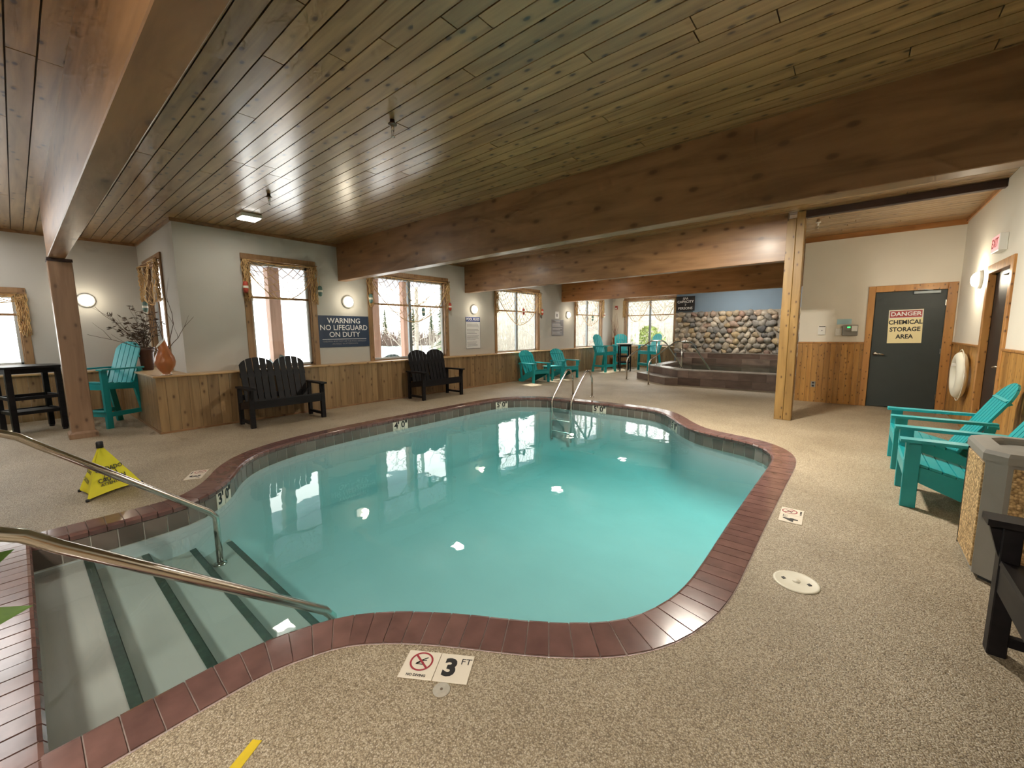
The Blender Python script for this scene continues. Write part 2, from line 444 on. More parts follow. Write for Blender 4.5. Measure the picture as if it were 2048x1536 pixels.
    def mesh(s, name):
        me = bpy.data.meshes.new(name)
        me.from_pydata(s.v, [], s.f)
        me.polygons.foreach_set('use_smooth', s.sm)
        me.update()
        return me

def link(name, data, parent=None):
    o = bpy.data.objects.new(name, data)
    COL.objects.link(o)
    if parent is not None: o.parent = parent
    return o
def obj(name, mb, mat, parent=None, label=None):
    me = mb.mesh(name) if isinstance(mb, MB) else mb
    if isinstance(mb, MB) or not me.materials:
        me.materials.append(MATS[mat])
    o = link(name, me, parent)
    if label: o['label'] = label
    return o
def tag(o, label, cat, group=None, kind=None):
    o['label'] = label; o['category'] = cat
    if group: o['group'] = group
    if kind: o['kind'] = kind
    return o
def thing(name, label, cat, loc=(0, 0, 0), rz=0.0, group=None, kind=None):
    o = link(name, None)
    o.empty_display_size = 0.1
    o.location = loc; o.rotation_euler = (0, 0, rz)
    return tag(o, label, cat, group, kind)
def struct(o, label=None):
    o['kind'] = 'structure'
    if label: o['label'] = label
    return o
def copy_tree(o, parent=None):
    c = o.copy(); COL.objects.link(c); c.parent = parent
    for ch in list(o.children): copy_tree(ch, c)
    return c
def place(o, loc, rz, label, scale=None):
    o.location = loc; o.rotation_euler = (0, 0, rz); o['label'] = label
    if scale: o.scale = scale
    return o
UNIT = {}
def unit_box(mat, ch=0.0):
    """unit cube mesh shared between boards"""
    if mat not in UNIT:
        me = MB().box((-.5, -.5, -.5), (.5, .5, .5)).mesh('board')
        me.materials.append(MATS[mat]); UNIT[mat] = me
    return UNIT[mat]
def piece(name, mat, lo, hi, parent):
    o = link(name, unit_box(mat), parent)
    o.location = [(a + b) / 2 for a, b in zip(lo, hi)]
    o.scale = [b - a for a, b in zip(lo, hi)]
    return o
def frame(o, origin, x, y, z):
    x, y, z = Vector(x), Vector(y), Vector(z)
    o.matrix_world = Matrix(((x.x, y.x, z.x, origin[0]), (x.y, y.y, z.y, origin[1]), (x.z, y.z, z.z, origin[2]), (0, 0, 0, 1)))
    return o
WALL_PX = ((0, 1, 0), (0, 0, 1), (1, 0, 0))     # sheet on a wall that faces +X
WALL_NY = ((1, 0, 0), (0, 0, 1), (0, -1, 0))    # faces -Y
WALL_NX = ((0, -1, 0), (0, 0, 1), (-1, 0, 0))   # faces -X
FONT_CACHE = {}
def text(s, size, mat, parent, x=0, y=0, z=0.002, bold=0.0, align='CENTER', shear=0.0, sx=1.0, name='lettering', ext=0.0008):
    cu = bpy.data.curves.new('t', 'FONT')
    cu.body = s; cu.size = size; cu.align_x = align; cu.align_y = 'CENTER'
    cu.offset = bold * size; cu.extrude = ext; cu.shear = shear; cu.resolution_u = 3
    cu.space_line = 0.95
    t = bpy.data.objects.new('t', cu); COL.objects.link(t)
    dg = bpy.context.evaluated_depsgraph_get()
    me = bpy.data.meshes.new_from_object(t.evaluated_get(dg))
    bpy.data.objects.remove(t); bpy.data.curves.remove(cu)
    me.name = name; me.materials.clear(); me.materials.append(MATS[mat])
    o = link(name, me, parent)
    o.location = (x, y, z); o.scale = (sx, 1, 1)
    return o
def arc(cx, cz, r, a0, a1, n): return [(cx + r * math.cos(a0 + (a1 - a0) * i / n), cz + r * math.sin(a0 + (a1 - a0) * i / n)) for i in range(n + 1)]

HC = 3.26          # ceiling
XW = -8.19         # window wall
XB = -7.90         # wainscot face under the windows
YE = 16.7          # end wall
XR = 1.30          # wall with the life ring
YD = 10.30         # wall with the storage door
XL = -11.0         # alcove back wall
YA = 1.71          # alcove side wall
YK = -4.0          # wall behind the camera
WATER = -0.15

# ------------------------------------------------------------------ pool outline
CTRL = [(-2.07, -.09), (-2.07, .2), (-2.07, .45), (-2.05, .65), (-1.95, .91), (-1.87, 1.02), (-1.72, 1.16), (-1.54, 1.29), (-1.34, 1.41), (-1.17, 1.51), (-1.01, 1.62),
        (-.88, 1.73), (-.78, 1.85), (-.71, 2.0), (-.66, 2.18), (-.635, 2.4), (-.63, 2.7), (-.63, 3.35), (-.62, 4.4), (-.61, 5.1), (-.63, 5.46),
        (-.70, 5.7), (-.85, 5.91), (-1.11, 6.06), (-1.43, 6.16), (-1.74, 6.32), (-2.02, 6.61), (-2.34, 7.05), (-2.6, 7.34), (-2.92, 7.5),
        (-3.4, 7.54), (-4.0, 7.54), (-4.6, 7.53), (-5.2, 7.42), (-5.7, 7.12), (-5.96, 6.6), (-6.0, 5.7), (-6.0, 4.25), (-5.99, 3.47), (-5.92, 2.72),
        (-5.80, 2.22), (-5.58, 1.79), (-5.25, 1.49), (-4.86, 1.28), (-4.58, 1.07), (-4.42, .84), (-4.38, .5), (-4.38, .2), (-4.38, -.09)]
def smooth_curve(c, step=0.02):
    out = []
    n = len(c)
    for i in range(n - 1):
        p0 = Vector(c[max(0, i - 1)]); p1 = Vector(c[i]); p2 = Vector(c[i + 1]); p3 = Vector(c[min(n - 1, i + 2)])
        k = max(2, int((p2 - p1).length / step))
        for j in range(k):
            t = j / k
            out.append(0.5 * ((2 * p1) + (p2 - p0) * t + (2 * p0 - 5 * p1 + 4 * p2 - p3) * t * t + (3 * p1 - p0 - 3 * p2 + p3) * t ** 3))
    out.append(Vector(c[-1]))
    for _ in range(25):
        q = [out[0]] + [(out[i - 1] + out[i] * 2 + out[i + 1]) / 4 for i in range(1, len(out) - 1)] + [out[-1]]
        out = q
    return out
RAW = smooth_curve(CTRL)
def at_arc(pts):
    s = [0.0]
    for a, b in zip(pts, pts[1:]): s.append(s[-1] + (b - a).length)
    return s
ARC = at_arc(RAW)
LEN = ARC[-1]
import bisect
def on_edge(d):
    d = min(max(d, 0.0), LEN - 1e-6)
    i = max(1, bisect.bisect_right(ARC, d))
    t = (d - ARC[i - 1]) / (ARC[i] - ARC[i - 1])
    p = RAW[i - 1].lerp(RAW[i], t)
    a = RAW[max(0, i - 6)]; b = RAW[min(len(RAW) - 1, i + 5)]
    tg = (b - a).normalized()
    return p, Vector((tg.y, -tg.x))
def offset_line(off, n=260):
    return [(lambda pn: pn[0] + pn[1] * off)(on_edge(LEN * i / n)) for i in range(n + 1)]
CW = 0.215
OUTER = [Vector((-2.07 + CW, -.09 - CW))] + offset_line(CW)[1:-1] + [Vector((-4.38 - CW, -.09 - CW))]
INNER = offset_line(0.0)

# ------------------------------------------------------------------ setting: floor
def build_floor():
    bm = bmesh.new()
    def loop(pts):
        vs = [bm.verts.new((p[0], p[1], 0)) for p in pts]
        return [bm.edges.new((vs[i], vs[(i + 1) % len(vs)])) for i in range(len(vs))]
    e = loop([(XL - .1, YK), (XR + .1, YK), (XR + .1, YE + .1), (XW - .12, YE + .1), (XW - .12, YA + .12), (XL - .1, YA + .12)]) + loop(OUTER)
    bmesh.ops.triangle_fill(bm, use_beauty=True, use_dissolve=False, edges=e, normal=(0, 0, 1))
    bm.normal_update()
    for f in bm.faces:
        if f.normal.z < 0: f.normal_flip()
    me = bpy.data.meshes.new('floor'); bm.to_mesh(me); bm.free()
    me.materials.append(MATS['deck_pebble'])
    struct(link('floor', me), 'tan pebble-aggregate deck around the pool')
build_floor()

# ------------------------------------------------------------------ setting: ceiling with boards
def build_ceiling():
    c = obj('ceiling', MB().box((XL - .15, YK - .1, HC + .016), (XR + .2, YA + .16, HC + .12)).box((XW - .16, YA + .16, HC + .016), (XR + .2, YE + .2, HC + .12)), 'ceiling_gap')
    struct(c, 'varnished brown board ceiling')
    rnd = random.Random(3)
    pitch = .134
    y = -.66
    k = 0
    while y < 10.3:
        seen = y < 4.30 or y > 6.9
        if seen:
            x0 = XL if y + pitch < YA + .05 else XW - .1
            cuts = [x0]
            x = x0 + rnd.uniform(.8, 3.6)
            while x < XR - .7:
                cuts.append(x); x += rnd.uniform(2.4, 4.2) if y < 4.3 else 6.0
            cuts.append(XR)
            for a, b in zip(cuts, cuts[1:]):
                dz = rnd.uniform(0, .002)
                piece('ceiling_board', 'ceiling_wood', (a + .004, y + .0045, HC + dz), (b - .004, y + pitch - .0045, HC + .018), c)
        elif k % 2 == 0:
            piece('ceiling_board', 'ceiling_wood', (XW - .1, y + .003, HC), (XR, y + 2 * pitch - .003, HC + .018), c)
        y += pitch; k += 1
    for a, b in ((YK, -.66), (10.38, 13.4), (13.41, YE + .1)):
        piece('ceiling_board', 'ceiling_wood', (XL if a < 0 else XW - .1, a + .003, HC), (XR, b, HC + .018), c)
    # slim trims where the ceiling meets the plaster walls
    t = obj('trim_1', MB().box((XW, YA, HC - .05), (XW + .025, YE, HC)).box((XL, YA - .025, HC - .05), (XW + .025, YA, HC)).box((XL, YK, HC - .05), (XL + .025, YA, HC)), 'beam_wood'); struct(t)
    t = obj('trim_2', MB().box((-.9, YD - .025, HC - .09), (XR, YD, HC)).box((XR - .02, 8.1, HC - .06), (XR, YD, HC)), 'lit_beam_wood'); struct(t)
build_ceiling()

# ------------------------------------------------------------------ setting: beams and posts
def beam(y0, y1, x0, x1, mat, label, z0=2.541, z1=HC + .01):
    b = obj('ceiling_beam', MB().cbox((x0, y0, z0), (x1, y1, z1), .006), mat)
    struct(b, label); b['category'] = 'beam'
    return b
beam(.398, .568, -8.62, XR, 'beam_wood', 'brown ceiling beam resting on the post beside the alcove')
beam(4.335, 4.51, XW - .05, XR, 'beam_wood', 'long dark brown beam crossing the room over the pool')
beam(7.886, 8.06, XW - .05, -.94, 'beam_wood', 'dark brown beam that ends at the knotty post')
beam(12.655, 12.83, XW - .05, -.9, 'lit_beam_wood', 'brown beam in front of the spa, coloured as lit from below')
beam(7.93, 8.03, -.72, XR, 'header_wood', 'thin dark header strip over the storage door corner', z0=3.165)
def build_posts():
    p = thing('timber_post', 'square pine post with dark knots at the end of the beam', 'post', (-.83, 7.886, 0), kind='structure')
    obj('timber', MB().cbox((-.12, 0, 0), (.004, .20, HC - .09), .006), 'post_wood', p)
    obj('timber', MB().cbox((.007, 0, 0), (.115, .20, HC), .006), 'post_wood', p)
    p = thing('timber_post', 'square pine post with a flared base beside the alcove', 'post', (-8.67, .51, 0), kind='structure')
    obj('shaft', MB().cbox((-.12, -.12, .05), (.12, .12, 2.50), .008), 'left_post_wood', p)
    m = MB()
    a = [(-.15, -.15, 0), (.16, -.15, 0), (.16, .15, 0), (-.15, .15, 0), (-.15, -.15, .07), (.16, -.15, .07), (.16, .15, .07), (-.15, .15, .07), (-.12, -.12, .10), (.12, -.12, .10), (.12, .12, .10), (-.12, .12, .10)]
    m.add(a, [(0, 3, 2, 1)] + [(i, (i + 1) % 4, 4 + (i + 1) % 4, 4 + i) for i in range(4)] + [(4 + i, 4 + (i + 1) % 4, 8 + (i + 1) % 4, 8 + i) for i in range(4)] + [(8, 9, 10, 11)])
    obj('plinth', m, 'left_post_wood', p)
    obj('cap_plate', MB().box((-.125, -.125, 2.50), (.125, .125, 2.541)), 'header_wood', p)
build_posts()

# ------------------------------------------------------------------ setting: walls
def holed_wall(name, axis, at, th, u0, u1, z0, z1, holes, mat, label=None):
    """wall slab in the plane axis=at, thickened away by th, with rectangular holes (u0,u1,z0,z1) sorted by u"""
    m = MB()
    def slab(a, b, c, d):
        if b - a < 1e-4 or d - c < 1e-4: return
        lo, hi = sorted((at, at + th))
        if axis == 'X': m.box((lo, a, c), (hi, b, d))
        else: m.box((a, lo, c), (b, hi, d))
    u = u0
    for a, b, c, d in holes:
        slab(u, a, z0, z1); slab(a, b, z0, c); slab(a, b, d, z1); u = b
    slab(u, u1, z0, z1)
    return struct(obj(name, m, mat), label)
WIN = [(2.61, 3.86), (4.97, 7.27), (9.06, 11.30), (13.53, 15.76)]
T = .10
holed_wall('wall_window', 'X', XW, -.16, YA, YE + .15, 0, HC, [(a + T, b - T, .87, 2.85 - T) for a, b in WIN], 'wall_paint_shaded', 'off-white plaster wall with the row of windows')
holed_wall('wall_alcove', 'Y', YA, .16, XL - .15, XW - .16, 0, HC, [(-10.5 + T, -9.05 - T, .90, 2.85 - T)], 'wall_paint_shaded')
holed_wall('wall_left', 'X', XL, -.15, YK, YA, 0, HC, [(-2.35 + T, .19 - T, 1.0, 2.29 - T)], 'wall_paint_shaded')
holed_wall('wall_end', 'Y', YE, .15, XW, -.8, 0, HC, [(-7.65 + T, -5.45 - T, .87, 2.85 - T)], 'wall_paint_lit')
holed_wall('wall_right', 'X', XR, .15, YK, YD + .15, 0, HC, [(7.20, 8.20, 0, 2.16)], 'wall_paint_lit')
holed_wall('wall_door', 'Y', YD, .15, -.90, XR, 0, HC, [(.23, 1.16, 0, 2.13)], 'wall_paint_lit')
holed_wall('wall_back', 'Y', YK, -.15, XL, XR, 0, HC, [], 'wall_paint_lit')
holed_wall('wall_spa_side', 'X', -.90, .14, YD + .15, YE, 0, HC, [], 'wall_blue')

def wainscot(name, axis, at, out, u0, u1, z1, mat, wmin, wmax, seed, skip=()):
    """row of upright boards in front of the plane axis=at; out = +1/-1 side they face"""
    rnd = random.Random(seed)
    m = MB()
    def rng(a, b, c, d, t0, t1):
        lo, hi = sorted((at + out * t0, at + out * t1))
        return ((lo, a, c), (hi, b, d)) if axis == 'X' else ((a, lo, c), (b, hi, d))
    spans = []; u = u0
    for a, b in skip:
        spans.append((u, a)); u = b
    spans.append((u, u1))
    for a, b in spans:
        if b > a: m.box(*rng(a, b, 0, z1, -.012, 0.0))
    root = struct(obj(name, m, 'ceiling_gap'))
    for a, b in spans:
        u = a
        while u < b - .01:
            w = min(rnd.uniform(wmin, wmax), b - u)
            if b - u - w < .04: w = b - u
            lo, hi = rng(u + .0015, u + w - .0015, .0, z1, 0.0, .014 + rnd.uniform(0, .0015))
            piece('board', mat, lo, hi, root)
            u += w
    return root
def build_wainscots():
    w = wainscot('trim_3', 'X', XB - .014, 1, 1.27, YE - .30, .842, 'pine_board', .10, .16, 1)
    w['label'] = 'honey pine wainscot under the window row'
    w = wainscot('trim_4', 'Y', 1.284, -1, XL, XB, .842, 'pine_board', .12, .17, 2)
    wainscot('trim_5', 'Y', YE - .286, -1, XB, -4.95, .842, 'pine_board', .10, .15, 3)
    wainscot('trim_6', 'Y', YD, -1, -.90, .13, 1.185, 'knotty_board', .075, .105, 4)
    wainscot('trim_7', 'X', XR, -1, .3, YD - .014, 1.195, 'knotty_board', .085, .12, 5, skip=((7.11, 8.29),))
    wainscot('trim_8', 'X', XL, 1, YK, 1.27, .80, 'pine_board', .12, .17, 6)
    # ledges and rails on top
    t = obj('trim_9', MB().cbox((XW, 1.24, .842), (XB + .03, YE, .872), .006), 'pine_cap'); struct(t, 'pine ledge below the windows')
    t = obj('trim_10', MB().cbox((XL, 1.24, .842), (XW, YA, .872), .006), 'pine_cap'); struct(t)
    t = obj('trim_11', MB().cbox((XB + .03, YE - .31, .842), (-4.95, YE, .872), .006), 'pine_cap'); struct(t)
    t = obj('trim_12', MB().cbox((-.9, YD - .03, 1.185), (.13, YD, 1.215), .004), 'door_trim'); struct(t)
    t = obj('trim_13', MB().cbox((XR - .03, 8.29, 1.195), (XR, YD - .0, 1.225), .004).cbox((XR - .03, .3, 1.195), (XR, 7.11, 1.225), .004), 'door_trim'); struct(t)
    t = obj('trim_14', MB().cbox((XL, YK, .80), (XL + .06, 1.24, .83), .004), 'pine_cap'); struct(t)
    b = obj('baseboard_window', MB().box((XB, 1.27, 0), (XB + .012, YE - .31, .03)).box((XL, 1.258, 0), (XB + .012, 1.27, .03)), 'beam_wood'); struct(b)
build_wainscots()

# ------------------------------------------------------------------ windows
def build_window(n, axis, at, out, u0, u1, z0, z1, mull, label, transom=2.13, frame_mat='pale_frame'):
    """pine casing, sash bars and panes; out = side the room is on"""
    root = link('window_%d' % n, None); struct(root, label)
    def bx(m, a, b, c, d, t0, t1):
        lo, hi = sorted((at + out * t0, at + out * t1))
        if axis == 'X': m.cbox((lo, a, c), (hi, b, d), .004)
        else: m.cbox((a, lo, c), (b, hi, d), .004)
        return m
    obj('casing', bx(MB(), u0, u0 + T, z0, z1, 0, .022), 'window_trim', root)
    obj('casing', bx(MB(), u1 - T, u1, z0, z1, 0, .022), 'window_trim', root)
    obj('head_casing', bx(MB(), u0 - .01, u1 + .01, z1 - T, z1 + .01, 0, .028), 'window_trim', root)
    # jamb lining
    m = MB(); bx(m, u0 + T, u0 + T + .018, z0, z1 - T, -.155, .0); bx(m, u1 - T - .018, u1 - T, z0, z1 - T, -.155, .0); bx(m, u0 + T, u1 - T, z1 - T - .018, z1 - T, -.155, 0)
    bx(m, u0 + T, u1 - T, z0, z0 + .018, -.155, .0)
    obj('jamb_lining', m, 'window_trim', root)
    a, b, c, d = u0 + T + .018, u1 - T - .018, z0 + .018, z1 - T - .018
    fr = MB(); w = .04
    bx(fr, a, a + w, c, d, -.12, -.07); bx(fr, b - w, b, c, d, -.12, -.07); bx(fr, a, b, c, c + w, -.12, -.07); bx(fr, a, b, d - w, d, -.12, -.07)
    obj('sash_frame', fr, frame_mat, root)
    us = [a + w, b - w]
    if mull:
        mid = (a + b) / 2
        obj('mullion', bx(MB(), mid - .04, mid + .04, c, d, -.13, -.06), 'grey_metal', root)
        us = [a + w, mid - .04, mid + .04, b - w]
    zs = [c + w, d - w]
    if transom:
        obj('transom_bar', bx(MB(), a, b, transom - .02, transom + .02, -.12, -.065), 'window_trim', root)
        zs = [c + w, transom - .02, transom + .02, d - w]
    for i in range(0, len(us), 2):
        for j in range(0, len(zs), 2):
            bx_ = MB()
            lo, hi = sorted((at - out * .092, at - out * .098))
            if axis == 'X': bx_.box((lo, us[i], zs[j]), (hi, us[i + 1], zs[j + 1]))
            else: bx_.box((us[i], lo, zs[j]), (us[i + 1], hi, zs[j + 1]))
            obj('pane', bx_, 'window_glass', root)
    return root
build_window(1, 'X', XW, 1, 2.61, 3.86, .872, 2.85, False, 'narrow pine-framed window behind the first dark bench')
build_window(2, 'X', XW, 1, 4.97, 7.27, .872, 2.85, True, 'wide window between the warning sign and the pool rules')
build_window(3, 'X', XW, 1, 9.06, 11.30, .872, 2.85, True, 'wide window behind the low teal chairs')
build_window(4, 'X', XW, 1, 13.53, 15.76, .872, 2.85, True, 'last window of the row near the far corner')
build_window(5, 'Y', YE, -1, -7.65, -5.45, .872, 2.85, True, 'end-wall window with the red building outside')
build_window(6, 'X', XL, 1, -2.35, .19, .98, 2.29, True, 'glaring window behind the dark bar table', transom=1.85)
build_window(7, 'Y', YA, -1, -10.5, -9.05, .872, 2.85, False, 'side window in the alcove behind the vase')

# ------------------------------------------------------------------ doors
def build_doors():
    d = link('door_1', None); struct(d, 'dark green storage door with a danger sign')
    obj('slab', MB().cbox((.235, YD + .02, .01), (1.155, YD + .065, 2.125), .003), 'door_green', d)
    m = MB()
    for a, b in (((.13, YD - .025, 0), (.23, YD + .02, 2.24)), ((1.16, YD - .025, 0), (1.28, YD + .02, 2.24)), ((.23, YD - .025, 2.13), (1.16, YD + .02, 2.24))):
        obj('casing', MB().cbox(a, b, .005), 'door_trim', d)
    h = obj('handle', MB().lathe([(.0, 0), (.032, 0), (.032, .012), (.0, .012)], 16, (0, 0, 0), Matrix.Translation((.30, YD + .02, 1.0)) @ Matrix.Rotation(PI / 2, 4, 'X')).tube([(.30, YD + .02, 1.0), (.30, YD - .035, 1.0), (.325, YD - .045, 1.0), (.42, YD - .045, .99)], .010, 8), 'brushed_steel', d, 'brushed lever handle')
    c = obj('door_closer', MB().cbox((.74, YD - .035, 2.065), (1.08, YD + .018, 2.115), .006), 'grey_metal', d)
    obj('closer_arm', MB().bar((.98, YD - .02, 2.12), (.78, YD - .03, 2.15), .02, .008), 'grey_metal', d)
    for z in (.25, 1.06, 1.9):
        obj('hinge', MB().cbox((1.148, YD + .008, z - .05), (1.166, YD + .024, z + .05), .003), 'brushed_steel', d)
    obj('door_light_block', MB().box((.1, YD + .14, -.01), (1.28, YD + .16, 2.3)).box((.1, YD + .02, -.01), (.235, YD + .15, 2.3)).box((1.155, YD + .02, -.01), (1.28, YD + .15, 2.3)).box((.1, YD + .02, 2.125), (1.28, YD + .15, 2.3)).box((.1, YD + .03, -.02), (1.28, YD + .15, .0)), 'door_green', d)  # added box, keeps daylight from leaking round the slab
    d = link('door_2', None); struct(d, 'dark brown exit door in the wall with the life ring')
    obj('slab', MB().cbox((XR + .05, 7.205, .01), (XR + .095, 8.195, 2.15), .003), 'door_brown', d)
    for a, b in (((XR - .025, 7.10, 0), (XR + .05, 7.205, 2.26)), ((XR - .025, 8.195, 0), (XR + .05, 8.29, 2.26)), ((XR - .025, 7.205, 2.155), (XR + .05, 8.195, 2.26))):
        obj('casing', MB().cbox(a, b, .005), 'door_trim', d)
    obj('handle', MB().tube([(XR + .05, 7.30, 1.0), (XR - .01, 7.30, 1.0), (XR - .02, 7.32, 1.0), (XR - .02, 7.42, .99)], .010, 8).lathe([(0, 0), (.03, 0), (.03, .012), (0, .012)], 14, (0, 0, 0), Matrix.Translation((XR + .05, 7.30, 1.0)) @ Matrix.Rotation(-PI / 2, 4, 'Y')), 'brushed_steel', d, 'brushed lever handle')
    obj('exit_light_block', MB().box((XR + .14, 7.1, -.01), (XR + .16, 8.3, 2.3)).box((XR + .05, 7.1, -.01), (XR + .15, 7.205, 2.3)).box((XR + .05, 8.195, -.01), (XR + .15, 8.3, 2.3)).box((XR + .05, 7.1, 2.15), (XR + .15, 8.3, 2.3)), 'door_brown', d)  # added box, blocks stray daylight behind this slab
    obj('door_closer', MB().cbox((XR + .005, 7.35, 2.08), (XR + .05, 7.65, 2.13), .006), 'grey_metal', d)
build_doors()

# ------------------------------------------------------------------ pool
def build_pool():
    basin = MB()
    N = len(INNER)
    def zf(y): return -.86 - max(0.0, y - 1.15) * .055
    rows = [(0.0, None), (0.0, .36), (-.02, .24), (-.07, .13), (-.15, .05), (-.24, .012), (-.32, .0)]
    vs = []
    for off, up in rows:
        for p in offset_line(off): vs.append((p.x, p.y, -.045 if up is None else zf(p.y) + up))
    fs = [(r * N + i, (r + 1) * N + i, (r + 1) * N + (i + 1) % N, r * N + (i + 1) % N) for r in range(len(rows) - 1) for i in range(N)]
    basin.add(vs, fs, True)
    b = obj('pool_basin', basin, 'pool_plaster'); struct(b, 'pale plastered pool basin')
    bm = bmesh.new()
    vv = [bm.verts.new((p.x, p.y, zf(max(p.y, 1.15)))) for p in INNER]
    ee = [bm.edges.new((vv[i], vv[(i + 1) % N])) for i in range(N)]
    bmesh.ops.triangle_fill(bm, use_beauty=True, edges=ee, normal=(0, 0, 1))
    me = bpy.data.meshes.new('basin_floor'); bm.to_mesh(me); bm.free(); me.materials.append(MATS['pool_plaster'])
    link('basin_floor', me, b)
    # entry steps
    tops = [(-.09, .21, -.22), (.21, .53, -.33), (.53, .85, -.44), (.85, 1.17, -.56)]
    for y0, y1, z in tops:
        s = obj('entry_step', MB().box((-4.9, y0 - .1, -1.0), (-1.75 if y1 > .9 else -1.95, y1, z)), 'step_plaster', b)
        e = MB().box((-4.37 if y1 < .7 else -4.6, y1 - .045, z), (-2.08 if y1 < .9 else -1.9, y1 + .002, z + .003))
        e.box((-4.37 if y1 < .7 else -4.6, y1, z - .03), (-2.08 if y1 < .9 else -1.9, y1 + .003, z + .003))
        obj('nosing_tile_strip', e, 'green_tile', s)
    # coping: mortar bed with one object per brick
    bed = MB()
    n = 220
    ins = offset_line(-.004, n); outs = offset_line(CW + .002, n)
    v2 = [(p.x, p.y, .003) for p in ins] + [(p.x, p.y, .003) for p in outs] + [(p.x, p.y, -.05) for p in ins]
    f2 = [(i, n + 1 + i, n + 2 + i, i + 1) for i in range(n)] + [(i, i + 1, 2 * n + 3 + i, 2 * n + 2 + i) for i in range(n)]
    bed.add(v2, f2)
    bed.box((-4.38 - CW, -.09 - CW, -.05), (-2.07 + CW, -.09, .003))
    c = obj('pool_coping', bed, 'mortar'); struct(c, 'red-brown brick coping around the pool edge')
    def brick(quad):   # quad: in0, in1, out1, out0 (2D)
        cx = sum(p.x for p in quad) / 4; cyy = sum(p.y for p in quad) / 4
        i0, i1, o1, o0 = [Vector((p.x - cx, p.y - cyy, 0)) for p in quad]
        d0 = (o0 - i0).normalized(); d1 = (o1 - i1).normalized()
        zt = .008
        prof = [(0.0, -.045), (-.006, -.012), (.004, zt - .004), (.018, zt)]
        v = []
        for base, d in ((i0, d0), (i1, d1)):
            for t, z in prof: v.append(base + d * t + Vector((0, 0, z)))
        v += [o0 + Vector((0, 0, zt)), o1 + Vector((0, 0, zt)), o0 + Vector((0, 0, -.045)), o1 + Vector((0, 0, -.045))]
        f = [(0, 1, 5, 4), (1, 2, 6, 5), (2, 3, 7, 6), (3, 8, 9, 7), (8, 10, 11, 9), (0, 10, 8, 3, 2, 1), (4, 5, 6, 7, 9, 11), (0, 4, 11, 10)]
        me = MB().add(v, f).mesh('brick'); me.materials.append(MATS['coping_brick'])
        o = link('brick', me, c); o.location = (cx, cyy, random.uniform(-.0012, .0012))
    L0 = LEN; nb = int(L0 / .1005)
    for k in range(nb):
        s0 = L0 * k / nb + .003; s1 = L0 * (k + 1) / nb - .003
        (p0, n0), (p1, n1) = on_edge(s0), on_edge(s1)
        brick([p0 - n0 * .014, p1 - n1 * .014, p1 + n1 * (CW - .004), p0 + n0 * (CW - .004)])
    x = -4.38 - CW
    nb = 27; w = (-2.07 + CW - x) / nb
    for k in range(nb):
        a = x + w * k + .004; bb = x + w * (k + 1) - .004
        brick([Vector((bb, -.09 + .014)), Vector((a, -.09 + .014)), Vector((a, -.09 - CW + .004)), Vector((bb, -.09 - CW + .004))])
    # waterline tiles
    band = MB()
    q = offset_line(-.001, n)
    band.add([(p.x, p.y, -.048) for p in q] + [(p.x, p.y, -.21) for p in q], [(i, n + 1 + i, n + 2 + i, i + 1) for i in range(n)], True)
    t = obj('waterline_band', band, 'grout_pale'); struct(t, 'dark tile band at the waterline')
    nt_ = int(LEN / .152)
    marks = {}
    for want, key in (((-5.98, 4.25), "4"), ((-5.9, 6.88), "5"), ((-3.85, 7.54), "5"), ((-4.78, 1.22), "3"), ((-2.2, 6.85), "5")):
        best = min(range(nt_), key=lambda k: (on_edge(LEN * (k + .5) / nt_)[0] - Vector(want)).length)
        marks[best] = '0"'; marks[best + 1] = key + "'"
    for k in range(nt_):
        s0 = LEN * k / nt_ + .0045; s1 = LEN * (k + 1) / nt_ - .0045
        (p0, n0), (p1, n1) = on_edge(s0), on_edge(s1)
        i0 = p0 - n0 * .001; i1 = p1 - n1 * .001; j0 = p0 - n0 * .006; j1 = p1 - n1 * .006
        cx, cyy = (p0.x + p1.x) / 2, (p0.y + p1.y) / 2
        v = [(p.x - cx, p.y - cyy, z) for z in (-.20, -.052) for p in (i0, i1, j1, j0)]
        me = MB().add(v, [(0, 3, 2, 1), (4, 5, 6, 7), (0, 1, 5, 4), (1, 2, 6, 5), (2, 3, 7, 6), (3, 0, 4, 7)]).mesh('tile')
        me.materials.append(MATS['marker_tile' if k in marks else 'band_tile'])
        o = link('tile', me, t); o.location = (cx, cyy, 0)
        if k in marks:
            tg = (p1 - p0).normalized(); nn = -(n0 + n1).normalized()
            for txt, dx in ((marks[k], 0.0),):
                lt = text(txt, .15, 'ink_black', o, bold=.03)
                lt.matrix_local = Matrix(((-tg.x, 0, nn.x, nn.x * .008 - tg.x * dx), (-tg.y, 0, nn.y, nn.y * .008 - tg.y * dx), (0, 1, 0, -.118), (0, 0, 0, 1)))
    eb = MB().box((-4.38, -.09, -.21), (-2.07, -.0895, -.048))
    obj('end_grout', eb, 'grout_pale', t)
    for k in range(15):
        a = -4.38 + 2.31 * k / 15
        piece('tile', 'band_tile', (a + .003, -.0895, -.20), (a + .151, -.084, -.052), t)
    # water body
    w = MB()
    poly = [(p + nrm * .002) for p, nrm in (on_edge(LEN * i / 240) for i in range(241))]
    bm = bmesh.new()
    vt = [bm.verts.new((p.x, p.y, WATER)) for p in poly]
    ee = [bm.edges.new((vt[i], vt[(i + 1) % len(vt)])) for i in range(len(vt))]
    bmesh.ops.triangle_fill(bm, use_beauty=True, edges=ee, normal=(0, 0, 1))
    for f in bm.faces:
        f.normal_update()
        if f.normal.z < 0: f.normal_flip()
    ext = bmesh.ops.extrude_face_region(bm, geom=list(bm.faces))
    for g_ in ext['geom']:
        if isinstance(g_, bmesh.types.BMVert): g_.co.z = -1.6
    bmesh.ops.recalc_face_normals(bm, faces=list(bm.faces))
